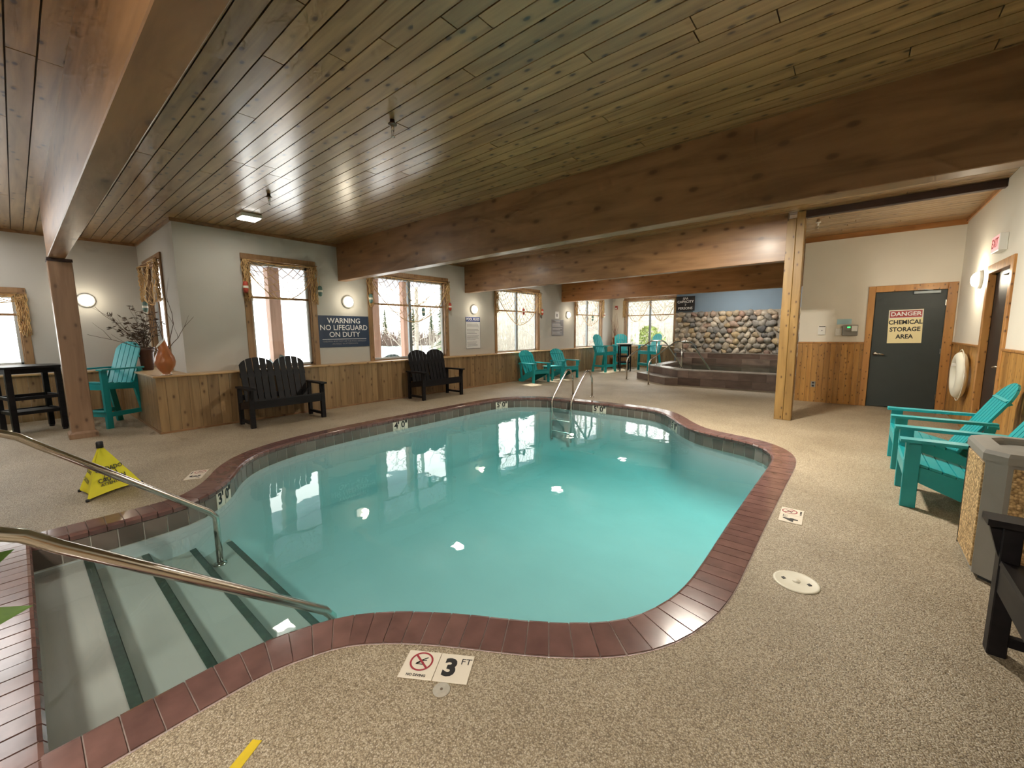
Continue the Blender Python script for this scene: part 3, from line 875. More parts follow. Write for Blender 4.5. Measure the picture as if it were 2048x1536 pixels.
    me = bpy.data.meshes.new('pool_water'); bm.to_mesh(me); bm.free(); me.materials.append(MATS['pool_water'])
    o = link('pool_water', me); tag(o, 'still turquoise water filling the curved pool', 'water', kind='stuff')
build_pool()

# ------------------------------------------------------------------ spa corner
def build_spa():
    # stone wall behind the spa, straight run and diagonal corner
    YS = 15.0
    w = obj('wall_spa', MB().box((-4.93, YS, 0), (-1.79, YE, HC)).prism([(-1.80, YS), (-.90, 14.05), (-.90, YE), (-1.80, YE)], 0, HC), 'wall_blue')
    struct(w, 'blue wall faced with river stones behind the spa')
    bed = MB().box((-4.93, YS - .03, .70), (-1.79, YS, 2.10)).prism([(-1.815, YS - .03), (-.92, 14.03), (-.9, 14.05), (-1.80, YS)], .70, 2.10)
    obj('stone_bed', bed, 'bed_mortar', w)
    rnd = random.Random(11)
    shapes = []
    for k in range(9):
        bm = bmesh.new()
        bmesh.ops.create_icosphere(bm, subdivisions=2, radius=.5)
        for v in bm.verts:
            d = v.co.normalized()
            f = 1 + .16 * math.sin(3.1 * d.x + k) + .13 * math.sin(2.7 * d.z + 2 * k) + .10 * math.sin(4.3 * d.y * d.x + k * 1.7)
            v.co = d * .5 * f
        for f in bm.faces: f.smooth = True
        me = bpy.data.meshes.new('stone'); bm.to_mesh(me); bm.free(); me.materials.append(MATS['river_stone'])
        shapes.append(me)
    def stones(p0, p1, cols, rows):
        p0, p1 = Vector(p0), Vector(p1); L = (p1 - p0).length; d = (p1 - p0) / L; nrm = Vector((d.y, -d.x, 0))
        ang = math.atan2(d.y, d.x)
        for j in range(rows):
            for i in range(cols):
                u = (i + .5 + (.5 if j % 2 else 0) + rnd.uniform(-.22, .22)) * L / cols
                if u > L - .03: continue
                z = .70 + (j + .5 + rnd.uniform(-.18, .18)) * 1.40 / rows
                s = link('stone', rnd.choice(shapes), w)
                big = rnd.choice((.85, .95, 1.0, 1.1, 1.25))
                s.location = p0 + d * u + nrm * .045 + Vector((0, 0, z))
                s.rotation_euler = (rnd.uniform(-.2, .2), rnd.uniform(-.9, .9), ang)
                s.scale = (.225 * big, .15, .185 * big * rnd.uniform(.85, 1.1))
    stones((-4.93, YS, 0), (-1.80, YS, 0), 15, 8)
    stones((-1.80, YS, 0), (-.92, 14.04, 0), 6, 8)

    spa = thing('hot_tub', 'raised brown-tiled spa tub below the river stone wall', 'hot tub', (0, 0, 0))
    ring_out = [(-3.68, 11.50), (-.92, 11.50), (-.92, 14.0), (-1.72, 14.85), (-4.93, 14.85), (-4.93, 12.66)]
    ring_in = [(-3.56, 11.78), (-1.15, 11.78), (-1.15, 14.2), (-1.75, 14.6), (-4.62, 14.6), (-4.62, 12.78)]
    z = .42
    def shell(poly, z0, z1):
        m = MB(); n = len(poly)
        m.add([(x, y, z0) for x, y in poly] + [(x, y, z1) for x, y in poly], [(i, (i + 1) % n, n + (i + 1) % n, n + i) for i in range(n)])
        return m
    obj('core', shell(ring_out, 0, z - .012), 'spa_tile', spa)
    obj('tub_wall', shell(ring_in[::-1], -.1, z - .012).prism(ring_in, -.12, -.1), 'spa_tile', spa)
    # rim slabs along each outer side
    ins = [ring_in[0], ring_in[1], ring_in[2], ring_in[4], ring_in[5]]
    def clampf(p): return p
    rim_mat = 'spa_rim'
    plain(rim_mat, (0.34, 0.31, 0.28), rough=0.22, var=0.15, vs=4)
    def rim(poly):
        return obj('rim_slab', MB().prism(poly, z - .025, z), rim_mat, spa)
    def run(o0, o1, i0, i1, k):
        for a in range(k):
            t0, t1 = a / k + .0015, (a + 1) / k - .0015
            L = lambda p, q, t: (p[0] + (q[0] - p[0]) * t, p[1] + (q[1] - p[1]) * t)
            rim([L(o0, o1, t0), L(o0, o1, t1), L(i0, i1, t1), L(i0, i1, t0)])
    run((-3.68, 11.47), (-.92, 11.47), ring_in[0], ring_in[1], 5)
    run((-4.96, 12.66), (-3.68, 11.47), (-4.62, 12.78), ring_in[0], 3)
    run((-4.96, 14.85), (-4.96, 12.66), (-4.62, 14.6), (-4.62, 12.78), 4)
    run((-.92, 11.47), (-.92, 14.05), ring_in[1], ring_in[2], 4)
    # facing tiles: two staggered courses on the front, one-piece courses on the diagonal
    def face(p0, p1, z0, z1, n, off):
        p0, p1 = Vector(p0), Vector(p1); d = (p1 - p0); L = d.length; d /= L; nrm = Vector((d.y, -d.x))
        u = -off
        wd = L / n
        while u < L - .01:
            a, b = max(0, u), min(L, u + wd)
            if b - a > .03:
                q0, q1 = p0 + d * (a + .002), p0 + d * (b - .002)
                obj('tile', MB().prism([tuple(q0 + nrm * .012), tuple(q1 + nrm * .012), tuple(q1), tuple(q0)], z0 + .002, z1 - .002), 'spa_tile', spa)
            u += wd
    face((-3.68, 11.50), (-.92, 11.50), 0, .20, 4.6, 0.0)
    face((-3.68, 11.50), (-.92, 11.50), .20, .395, 4.6, .3)
    face((-4.93, 12.66), (-3.68, 11.50), .2, .395, 3, .25)
    face((-4.93, 12.66), (-3.68, 11.50), 0, .2, 3, 0)
    # tiled bench behind the water
    bk = MB().box((-4.75, 14.58, .10), (-1.75, 14.995, .56)).box((-4.80, 14.80, .56), (-1.75, 14.995, .72)).prism([(-1.75, 14.58), (-1.15, 14.0), (-.92, 14.0), (-1.80, 14.97)], .1, .70)
    obj('back_bench', bk, 'spa_tile', spa)
    face((-4.75, 14.58), (-1.75, 14.58), .38, .56, 4, .2)
    face((-4.80, 14.80), (-1.75, 14.80), .56, .72, 4, .5)
    face((-1.75, 14.58), (-1.15, 13.99), .38, .70, 2, 0)
    obj('bench_cap', MB().box((-4.82, 14.78, .72), (-1.76, 14.97, .735)).prism([(-1.77, 14.60), (-1.13, 13.97), (-.92, 14.02), (-1.78, 14.95)], .70, .715), rim_mat, spa)
    obj('spa_water', MB().prism([(x * 1.0, y) for x, y in ring_in], -.09, .345), 'spa_water', spa)
    # entry step on the diagonal side
    st = thing('spa_step', 'low tiled step leading up to the spa', 'step', (0, 0, 0))
    poly = [(-5.22, 12.42), (-3.95, 11.30), (-3.66, 11.478), (-3.70, 11.49), (-4.965, 12.67)]
    obj('riser', MB().prism(poly, 0, .185), 'spa_tile', st)
    obj('tread', MB().prism([(-5.24, 12.42), (-3.95, 11.28), (-3.65, 11.465), (-3.70, 11.478), (-4.965, 12.655)], .185, .20), rim_mat, st)
    # handrails
    def spa_rail(foot, post, name_label):
        r = thing('spa_handrail', name_label, 'handrail', (0, 0, 0), group='spa handrails')
        f, p = Vector((*foot, 0)), Vector((*post, 0)); d = (p - f).normalized()
        P = lambda t, zz: p + d * t + Vector((0, 0, zz))
        tf = -(p - f).length
        pts = [P(tf, 0), P(tf, .55), P(tf + .02, .64), P(tf + .07, .71), P(-.32, 1.10), P(-.24, 1.155), P(-.12, 1.17), P(.12, 1.17), P(.24, 1.155), P(.34, 1.09), P(.95, .36), P(1.05, .20)]
        obj('rail', MB().tube(pts, .021, 10), 'steel', r)
        obj('support_post', MB().tube([P(0, .42), P(0, 1.16)], .019, 10), 'steel', r)
        obj('flange', MB().lathe([(.045, 0), (.045, .012), (.024, .02)], 14, tuple(P(tf, 0))), 'steel', r)
        obj('flange', MB().lathe([(.042, 0), (.042, .01), (.022, .018)], 14, tuple(P(0, .42))), 'steel', r)
    spa_rail((-5.35, 11.96), (-4.77, 12.83), 'steel spa handrail nearer the far bar table')
    spa_rail((-4.30, 11.03), (-3.70, 11.87), 'steel spa handrail standing nearer the pool')
build_spa()

# ------------------------------------------------------------------ fixed pool hardware
def build_pool_hardware():
    r = thing('pool_handrail', 'steel handrail at the pool steps on the caution cone side', 'handrail', (-4.2, 0, 0), group='pool step handrails')
    def rail(r, ztop, y_end, z_end, zb):
        pts = [(0, -.62, 0.0), (0, -.62, ztop * .72), (0, -.58, ztop * .9), (0, -.48, ztop), (0, -.22, ztop), (0, -.13, ztop - .012), (0, -.05, ztop - .055), (0, 0.03, ztop - .13), (0, y_end - .04, z_end + .04), (0, y_end, z_end - .02), (0, y_end, zb)]
        obj('rail', MB().tube(pts, .025, 14), 'steel', r)
        obj('flange', MB().lathe([(.05, 0), (.05, .01), (.025, .02)], 16, (0, y_end, zb)), 'steel', r)
        obj('flange', MB().lathe([(.05, 0), (.05, .01), (.025, .02)], 16, (0, -.62, 0)), 'steel', r)
    rail(r, .86, .97, -.10, -.56)
    r = thing('pool_handrail', 'steel handrail at the pool steps close to the viewer', 'handrail', (-2.25, 0, 0), group='pool step handrails')
    rail(r, .80, 1.03, -.17, -.56)
    l = thing('pool_ladder', 'steel grab-rail ladder at the far pool edge', 'ladder', (0, 0, 0))
    for x0, x1 in ((-4.98, -5.05), (-4.48, -4.56)):
        pts = [(x0, 8.2, 0), (x0, 8.19, .42)] + [((x0 * .7 + x1 * .3), 8.03 + .15 * math.cos(a), .45 + .16 * math.sin(a)) for a in (.3, .8, 1.3, 1.8, 2.3)] + [(x1, 7.86, .42), (x1, 7.50, .06), (x1, 7.44, -.05), (x1, 7.43, -.9)]
        obj('rail', MB().tube(pts, .021, 10), 'steel', l)
        obj('flange', MB().lathe([(.045, 0), (.045, .012), (.022, .02)], 14, (x0, 8.2, 0)), 'steel', l)
    for zz in (-.19, -.45, -.7):
        obj('rung', MB().cbox((-5.04, 7.40, zz - .015), (-4.57, 7.47, zz + .01), .004), 'steel', l)
    s = thing('skimmer_lid', 'round cream skimmer lid set in the deck', 'lid', (-.165, 2.755, 0))
    obj('disc', MB().lathe([(.115, 0), (.115, .004), (.105, .007), (.10, .005), (.03, .006), (0, .009)], 32), 'skimmer_lid', s)
    for a in (0, PI):
        obj('finger_hole', MB().prism([(.062 * math.cos(a) + .012 * c, .062 * math.sin(a) + .014 * d) for c, d in ((-1, 0), (0, -1), (1, 0), (0, 1))], .004, .0085), 'ink_black', s)
    obj('centre_boss', MB().lathe([(.022, .005), (.02, .011), (0, .012)], 16), 'skimmer_lid', s)
    s.rotation_euler = (0, 0, .05)
    d = thing('anchor_cover', 'small round metal cover beside the 3 FT marker', 'cover', (-1.205, .975, 0))
    obj('plate', MB().lathe([(.036, 0), (.036, .002), (.032, .004), (0, .0045)], 24), 'skimmer_grey', d)
    obj('screw', MB().lathe([(.006, .004), (.005, .007), (0, .0075)], 10), 'sprinkler_body', d)
    # depth marker tile pairs
    def marker(label, c, ang, num, swap=False, flip=1):
        m = thing('depth_marker', label, 'depth marker', (c[0], c[1], 0), ang, group='no-diving depth markers set in the deck')
        for k in (-1, 1):
            obj('tile', MB().cbox((k * .0765 - .075, -.075, .0), (k * .0765 + .075, .075, .0045), .001), 'marker_tile', m)
        xc, xn = (-.0765, .0765) if not swap else (.0765, -.0765)
        ring = MB(); n = 28
        v = []; f = []
        for i in range(n):
            a = 2 * PI * i / n
            for rr in (.044, .052): v.append((rr * math.cos(a) + xc, rr * math.sin(a) + .016, .0055))
        f = [(2 * i, 2 * i + 1, (2 * i + 3) % (2 * n), (2 * i + 2) % (2 * n)) for i in range(n)]
        ring.add(v, f)
        M = Matrix.Translation((xc, .016, .0055)) @ Matrix.Rotation(-PI / 4, 4, 'Z')
        ring.box((-.046, -.0045, 0), (.046, .0045, .0003), M)
        obj('no_diving_ring', ring, 'ink_red', m)
        fig = MB()
        for p, q, wd in (((-.020, -.014), (.006, .012), .007), ((.006, .012), (.024, .024), .005), ((.0, .004), (.022, .008), .004), ((-.022, -.014), (.018, -.016), .004), ((-.018, -.010), (-.004, -.004), .006), ((.008, -.002), (.014, -.014), .005)):
            fig.bar((p[0] + xc, p[1] + .016, .0052), (q[0] + xc, q[1] + .016, .0052), wd, .0004)
        obj('diver_figure', fig, 'ink_black', m)
        text('NO DIVING', .0165, 'ink_black', m, xc, -.058, .005, bold=.03, ext=.0003)
        text(num, .125, 'ink_black', m, xn - .018, -.004, .005, bold=.045, ext=.0003)
        text('FT', .045, 'ink_black', m, xn + .046, .036, .005, bold=.0, ext=.0003)
    marker('depth marker reading 3 FT in the deck nearest the viewer', (-1.31, 1.04), math.atan2(.16, .26), '3')
    marker('depth marker reading 4 FT beside the long straight pool edge', (-.29, 3.77), PI / 2 + .03, '4', swap=True)
    marker('depth marker reading 3 in the deck near the caution cone', (-5.25, 1.085), math.atan2(-.15, .30), '3')
    p = obj('paint_mark', MB().prism([(-1.525, .315), (-1.49, .335), (-1.545, .425), (-1.575, .405)], .0, .0015), 'paint_yellow')
    tag(p, 'smudge of yellow paint on the near deck', 'paint mark')
build_pool_hardware()

# ------------------------------------------------------------------ lights of the room and added unseen ones
def build_lights():
    def panel(x, y, label, power=PANEL_POWER):
        p = thing('ceiling_light', label, 'ceiling light', (x, y, HC), R(0), group='square LED ceiling lights')
        obj('housing', MB().cbox((-.14, -.14, -.05), (.14, .14, 0), .008), 'white_plastic', p)
        obj('diffuser', MB().cbox((-.125, -.125, -.066), (.125, .125, -.045), .01), 'led_panel', p)
        l = bpy.data.lights.new('panel_lamp', 'AREA'); l.shape = 'SQUARE'; l.size = .24; l.energy = power; l.color = (1.0, .93, .80)
        o = link('panel_lamp', l, p); o.location = (0, 0, -.08)
        return p
    def added_troffer(x, y, label, power):
        p = thing('ceiling_light', label, 'ceiling light', (x, y, HC), 0, group='added long ceiling lights')
        obj('housing', MB().cbox((-.64, -.34, -.06), (.64, .34, 0), .008), 'white_plastic', p)
        obj('diffuser', MB().cbox((-.61, -.31, -.075), (.61, .31, -.05), .01), 'added_panel', p)
        l = bpy.data.lights.new('panel_lamp', 'AREA'); l.shape = 'RECTANGLE'; l.size = 1.2; l.size_y = .6; l.energy = power; l.color = (1.0, .93, .80)
        o = link('panel_lamp', l, p); o.location = (0, 0, -.09)
    panel(-7.18, 2.45, 'glowing square ceiling light above the first dark bench', PANEL_POWER * .35)
    panel(-6.9, 6.2, 'square ceiling light between the two dark beams by the windows', PANEL_POWER * .6)
    panel(-6.9, 10.45, 'square ceiling light above the low teal chairs', PANEL_POWER * .8)
    panel(-6.75, 14.85, 'square ceiling light above the far bar table')
    panel(-1.5, 5.7, 'added unseen fill light behind the long beam over the deck', PANEL_POWER * 7.2)  # no lamp seen here; added to light the deck side
    panel(-2.8, 13.4, 'added unseen fill light above the spa tub', PANEL_POWER * 2.5)  # unseen lamp added to brighten the spa and its stones
    added_troffer(-7.3, -.66, 'first added glare light over the alcove edge', PANEL_POWER * .05)  # three unseen lights placed to throw white glare on the left coping
    added_troffer(-8.65, -.66, 'middle added glare light over the alcove edge', PANEL_POWER * .05)
    added_troffer(-10.0, -.66, 'last added glare light over the alcove edge', PANEL_POWER * .05)
    added_troffer(-1.2, -1.9, 'added unseen fill light behind the viewer near the wall', PANEL_POWER * 4.5)  # unseen fill, made large for soft shadows
    def sconce(o, ax, label, power=SCONCE_POWER):
        s = thing('wall_light', label, 'wall light', (0, 0, 0), group='round wall lights')
        frame(s, o, *ax)
        obj('back_ring', MB().lathe([(.125, 0), (.125, .03), (.11, .045), (.095, .045)], 28), 'white_plastic', s)
        obj('dome', MB().lathe([(.105, .03), (.10, .06), (.08, .085), (.045, .10), (0, .106)], 28), 'sconce_glow', s)
        l = bpy.data.lights.new('sconce_lamp', 'POINT'); l.energy = power; l.color = (1.0, .88, .68); l.shadow_soft_size = .09
        k = link('sconce_lamp', l, s); k.location = (0, 0, .22)
    sconce((XW, 4.51, 2.13), WALL_PX, 'round wall light above the warning sign')
    sconce((XW, 8.20, 2.11), WALL_PX, 'round wall light above the pool rules')
    sconce((XW, 13.06, 2.09), WALL_PX, 'round wall light beside the last window of the row')
    sconce((XL, .92, 2.13), WALL_PX, 'oval-looking wall light in the alcove behind the post')
    sconce((XR, 8.74, 2.13), WALL_NX, 'bright wall light between the two doors', SCONCE_POWER * 4)
    def sprinkler(x, y, label, mat='sprinkler_body'):
        s = thing('sprinkler_head', label, 'sprinkler', (x, y, HC), group='ceiling sprinkler heads')
        obj('escutcheon', MB().lathe([(.02, 0), (.022, -.03), (.038, -.035), (.036, -.042), (.018, -.046)][::-1], 16), mat, s)
        obj('pipe_nipple', MB().lathe([(.013, -.09), (.016, -.05), (.016, -.03)], 12), 'white_plastic' if mat != 'sprinkler_body' else 'brushed_steel', s)
        obj('yoke', MB().tube([(-.013, 0, -.085), (-.013, 0, -.12), (0, 0, -.135), (.013, 0, -.12), (.013, 0, -.085)], .003, 6), 'brushed_steel' if mat == 'sprinkler_body' else mat, s)
        obj('deflector', MB().lathe([(.0, -.138), (.018, -.138), (.018, -.135), (0, -.135)], 12), 'brushed_steel' if mat == 'sprinkler_body' else mat, s)
    sprinkler(-3.16, 2.24, 'brown sprinkler head in the middle of the ceiling')
    sprinkler(-5.94, 2.28, 'small brown sprinkler head beside the glowing ceiling light')
    sprinkler(-.61, 8.71, 'white sprinkler head beside the knotty post', 'white_plastic')
build_lights()

# ------------------------------------------------------------------ signs and wall devices
def sheet(name, label, cat, o, ax, w, h, mat, th=.008, ch=.002):
    s = thing(name, label, cat)
    frame(s, o, *ax)
    obj('plate', MB().cbox((-w / 2, -h / 2, 0), (w / 2, h / 2, th), ch), mat, s)
    return s
def build_signs():
    s = sheet('warning_sign', 'navy sign reading WARNING NO LIFEGUARD ON DUTY', 'sign', (XW, 4.41, 1.52), WALL_PX, 1.10, .64, 'sign_navy')
    for t, y in (('WARNING', .215), ('NO LIFEGUARD', .075), ('ON DUTY', -.065)):
        text(t, .148, 'ink_white', s, 0, y, .0085, bold=.008)
    obj('rule', MB().box((-.48, -.158, .008), (.48, -.150, .0092)), 'ink_white', s)
    text('CHILDREN MUST NOT USE THE POOL WITHOUT', .043, 'ink_grey', s, 0, -.20, .0085, bold=.015)
    text('AN ADULT IN ATTENDANCE', .043, 'ink_grey', s, 0, -.25, .0085, bold=.015)
    s = sheet('pool_rules_sign', 'white sign headed POOL RULES in a blue band', 'sign', (XW, 8.165, 1.475), WALL_PX, .56, .875, 'sign_white')
    obj('header', MB().box((-.275, .30, .008), (.275, .43, .0095)), 'sign_blue', s)
    text('POOL RULES', .098, 'ink_white', s, 0, .365, .0098, bold=.02, sx=.92)
    rl = MB()
    rnd = random.Random(5)
    for k in range(19):
        y = .265 - k * .035
        if k % 5 != 4: rl.box((-.24, y - .005, .008), (-.24 + rnd.uniform(.3, .48), y + .005, .0086))
    obj('small_print', rl, 'ink_grey', s)
    m = MB(); [m.box(a, b) for a, b in (((-.28, -.4375, .008), (.28, -.43, .009)), ((-.28, -.43, .008), (-.274, .43, .009)), ((.274, -.43, .008), (.28, .43, .009)))]
    obj('border', m, 'sign_navy', s)
    s = sheet('grey_notice', 'grey spa notice between the windows', 'sign', (XW, 12.40, 1.625), WALL_PX, .76, .57, 'sign_grey')
    text('WARNING', .06, 'ink_white', s, 0, .22, .0085)
    rl = MB()
    for k in range(11):
        y = .16 - k * .038
        if k not in (4, 7): rl.box((-.33, y - .006, .008), (-.33 + rnd.uniform(.45, .66), y + .006, .0086))
    obj('small_print', rl, 'sign_white', s)
    s = sheet('paper_notice', 'small white paper notice above the grey sign', 'notice', (XW, 12.365, 2.07), WALL_PX, .24, .24, 'sign_white', .002, .0005)
    obj('print', MB().box((-.05, -.06, .002), (.05, .04, .0024)), 'ink_grey', s)
    # spa capacity sign on the stone wall corner
    s = sheet('spa_capacity_sign', 'black sign reading SPA CAPACITY 7 PERSONS', 'sign', (-4.60, 14.93, 2.40), WALL_NY, .62, .50, 'sign_black', .012)
    for t, y in (('SPA', .165), ('CAPACITY', .06), ('7', -.05), ('PERSONS', -.16)):
        text(t, .115, 'ink_white', s, 0, y, .0125, bold=.006)
    # danger sign on the storage door
    s = sheet('danger_sign', 'cream sign reading DANGER CHEMICAL STORAGE AREA on the door', 'sign', (.672, YD + .018, 1.50), ((math.cos(.02), 0, math.sin(.02)), (-math.sin(.02), 0, math.cos(.02)), (0, -1, 0)), .455, .60, 'sign_cream', .004, .001)
    obj('header_border', MB().box((-.222, .150, .004), (.222, .294, .0046)), 'sign_white', s)
    obj('header', MB().cbox((-.212, .162, .004), (.212, .282, .0054), .0006), 'sign_red', s)
    text('DANGER', .10, 'ink_white', s, 0, .222, .0056, bold=.028, ext=.0004)
    for t, y in (('CHEMICAL', .075), ('STORAGE', -.055), ('AREA', -.185)):
        text(t, .105, 'ink_black', s, 0, y, .0044, bold=.03, sx=.88, ext=.0004)
    # small devices
    s = sheet('thermostat', 'white thermostat beside the knotty post', 'thermostat', (-.525, YD, 1.44), WALL_NY, .12, .17, 'white_plastic', .03, .005)
    obj('display', MB().box((-.05, .070, .03), (.05, .085, .0312)), 'ink_black', s)
    obj('button', MB().box((-.01, -.01, .03), (.01, .01, .033)), 'ink_grey', s)
    s = sheet('switch_plate', 'white switch plate beside the control box', 'switch', (-.265, YD, 1.41), WALL_NY, .10, .14, 'white_plastic', .012, .004)
    obj('rocker', MB().cbox((-.018, -.035, .012), (.018, .035, .018), .002), 'white_plastic', s)
    s = sheet('control_box', 'grey pool control box with a green lit display', 'control box', (-.09, YD, 1.44), WALL_NY, .23, .20, 'grey_plastic', .06, .006)
    obj('display', MB().box((-.045, .045, .06), (.0, .07, .062)), 'led_green', s)
    obj('cover_plate', MB().cbox((.02, -.02, .06), (.105, .085, .085), .004), 'white_plastic', s)
    s = sheet('paper_notice', 'pale blue paper notice above the control box', 'notice', (-.19, YD, 1.605), WALL_NY, .22, .10, 'notice_paper', .002, .0005)
    s = sheet('wall_outlet', 'dark power outlet low on the knotty wainscot', 'outlet', (-.60, YD - .016, .36), WALL_NY, .075, .12, 'grey_plastic', .008, .002)
    obj('socket', MB().box((-.018, .012, .008), (.018, .045, .011)).box((-.018, -.045, .008), (.018, -.012, .011)), 'ink_black', s)
    s = sheet('exit_sign', 'lit red EXIT sign box above the dark brown door', 'exit sign', (XR, 7.74, 2.47), WALL_NX, .36, .20, 'white_plastic', .075, .006)
    obj('lit_face', MB().box((-.165, -.085, .075), (.165, .085, .077)), 'exit_glow', s)
    text('EXIT', .15, 'sign_red', s, 0, 0, .0775, bold=.02, ext=.0004)
    s = sheet('fire_alarm', 'red fire alarm strobe high on the corner wall', 'alarm', (-8.0, YE, 2.49), WALL_NY, .11, .15, 'float_red', .05, .006)
    obj('strobe_lens', MB().cbox((-.035, -.06, .05), (.035, .0, .07), .006), 'white_plastic', s)
    # life ring on the wall
    s = thing('life_ring', 'cream ring buoy hanging on the wainscot by the exit', 'life ring')
    frame(s, (XR - .02, 8.83, .77), *WALL_NX)
    m = MB(); n, k = 36, 14; v = []; f = []
    for i in range(n):
        a = 2 * PI * i / n
        for j in range(k):
            b = 2 * PI * j / k
            rr = .255 + .085 * math.cos(b)
            v.append((rr * math.cos(a), rr * math.sin(a), .075 + .062 * math.sin(b)))
    f = [(i * k + j, ((i + 1) % n) * k + j, ((i + 1) % n) * k + (j + 1) % k, i * k + (j + 1) % k) for i in range(n) for j in range(k)]
    m.add(v, f, True)
    ring = obj('ring', m, 'ring_foam', s)
    rope = MB().tube([(.375 * math.cos(2 * PI * i / 48) * (1 - .045 * abs(math.sin(2 * PI * i / 24))), .375 * math.sin(2 * PI * i / 48) * (1 - .045 * abs(math.sin(2 * PI * i / 24))), .07) for i in range(48)], .007, 6, True)
    obj('grab_rope', rope, 'float_white', s)
    obj('bracket', MB().cbox((-.06, -.05, 0), (.06, .05, .02), .003).cbox((-.02, .13, .0), (.02, .17, .16), .003), 'white_plastic', s)
build_signs()

# ------------------------------------------------------------------ furniture
def back_slats(root, mat, w, n, base, top_y, z_seat, z_top, z_side, arches=1, gap=.012, th=.02):
    """upright slats with arched tops, leaning back from base=(y,z) ; heights follow one or two arches"""
    per = n // arches
    aw = w / arches
    by, bz = base
    lean = Vector((0, top_y - by, z_top - bz)); Lc = lean.length; ld = lean / Lc
    nrm = Vector((0, -ld.z, ld.y))
    def hgt(x):     # length along the lean at lateral x in an arch of width aw
        t = abs(x) / (aw / 2)
        return Lc - (z_top - z_side) / ld.z * (1 - math.sqrt(max(0.0, 1 - min(t, 1) ** 2 * .96)))
    for a in range(arches):
        cx = -w / 2 + aw * (a + .5)
        sw = aw / per
        for k in range(per):
            x0 = -aw / 2 + sw * k + gap / 2; x1 = -aw / 2 + sw * (k + 1) - gap / 2
            fan = 0.95
            xs = [x0, x0 + (x1 - x0) * .3, (x0 + x1) / 2, x0 + (x1 - x0) * .7, x1]
            pts = [(x0 * fan + cx, 0.0), (x1 * fan + cx, 0.0)] + [(x + cx, hgt(x)) for x in reversed(xs)]
            v = []
            for off in (0, th):
                for x, l in pts:
                    p = Vector((x, by, bz)) + ld * l + nrm * (-off)
                    v.append(p)
            m = len(pts)
            f = [tuple(range(m - 1, -1, -1)), tuple(range(m, 2 * m))] + [(i, (i + 1) % m, m + (i + 1) % m, m + i) for i in range(m)]
            obj('back_slat', MB().add(v, f), mat, root)

def make_adirondack(mat, name='adirondack_chair', label='x', group=None):
    c = thing(name, label, 'chair', group=group)
    for s in (-1, 1):
        obj('front_leg', MB().cbox((s * .285 - .018, 0, 0), (s * .285 + .018, .095, .545), .004), mat, c)
        obj('arm', MB().prism([(s * .285 - .055, -.035), (s * .285 + .06, -.035), (s * .285 + .06, .30), (s * .285 + .035, .70), (s * .285 - .03, .70), (s * .285 - .055, .30)], .545, .570), mat, c)
        # side stringer running to the floor at the back
        m = MB()
        prof = [(.02, .36), (.02, .24), (.60, .0), (.76, .0), (.80, .05), (.48, .235)]
        x0, x1 = s * .25 - .015, s * .25 + .015
        n = len(prof)
        m.add([(x0, y, z) for y, z in prof] + [(x1, y, z) for y, z in prof], [tuple(range(n)), tuple(range(2 * n - 1, n - 1, -1))] + [(i, n + i, n + (i + 1) % n, (i + 1) % n) for i in range(n)])
        obj('stringer', m, mat, c)
        obj('arm_bracket', MB().prism([(s * .30, 0), (s * .335, 0), (s * .335, .02), (s * .30, .02)], .40, .545), mat, c)
        obj('rear_support', MB().bar((s * .285, .60, .10), (s * .285, .66, .55), .03, .07, (0, 1, 0)), mat, c)
    for k in range(6):
        t0 = k / 6; y = .0 + .47 * t0; z = .372 - .135 * t0
        obj('seat_slat', MB().bar((-.265, y + .035, z), (.265, y + .035, z), .072, .02, (0, .28, 1)), mat, c)
    obj('front_apron', MB().cbox((-.265, .0, .26), (.265, .022, .36), .003), mat, c)
    obj('back_rail', MB().bar((-.34, .665, .535), (.34, .665, .535), .07, .025), mat, c)
    obj('back_rail', MB().bar((-.24, .755, .76), (.24, .755, .76), .03, .05, (0, -.5, .85)), mat, c)
    back_slats(c, mat, .54, 6, (.45, .225), .83, .3, .93, .74)
    return c

def make_bench(label):
    mat = 'dark_furniture'
    c = thing('adirondack_bench', label, 'bench', group='dark two-seat benches')
    W = .56
    for s in (-1, 1):
        obj('front_leg', MB().cbox((s * W - .035, 0, 0), (s * W + .035, .06, .60), .004), mat, c)
        obj('rear_leg', MB().cbox((s * W - .03, .50, 0), (s * W + .03, .56, .62), .004), mat, c)
        obj('arm', MB().prism([(s * W - .055, -.05), (s * W + .055, -.05), (s * W + .065, .25), (s * W + .035, .60), (s * W - .035, .60), (s * W - .045, .25)], .60, .628), mat, c)
        obj('stretcher', MB().cbox((s * W - .018, .06, .05), (s * W + .018, .50, .095), .003), mat, c)
        obj('side_rail', MB().bar((s * W, .02, .38), (s * W, .53, .30), .03, .11), mat, c)
        m = MB().add([(s * W - .015, .0, .60), (s * W - .015, -.04, .60), (s * W - .015, 0, .45), (s * W + .015, .0, .60), (s * W + .015, -.04, .60), (s * W + .015, 0, .45)], [(0, 1, 2), (5, 4, 3), (0, 3, 4, 1), (1, 4, 5, 2), (2, 5, 3, 0)])
        obj('arm_bracket', m, mat, c)
    for k in range(6):
        t0 = k / 6
        obj('seat_slat', MB().bar((-.53, .04 + .48 * t0, .43 - .07 * t0), (.53, .04 + .48 * t0, .43 - .07 * t0), .074, .022, (0, .14, 1)), mat, c)
    obj('front_apron', MB().cbox((-.53, .005, .30), (.53, .03, .425), .003), mat, c)
    obj('back_rail', MB().bar((-.55, .53, .44), (.55, .53, .44), .03, .09), mat, c)
    obj('back_panel_rail', MB().bar((-.52, .575, .80), (.52, .575, .80), .02, .08, (0, .3, 1)), mat, c)
    back_slats(c, mat, 1.04, 10, (.47, .37), .62, .4, 1.09, .93, arches=2, gap=.014)
    return c

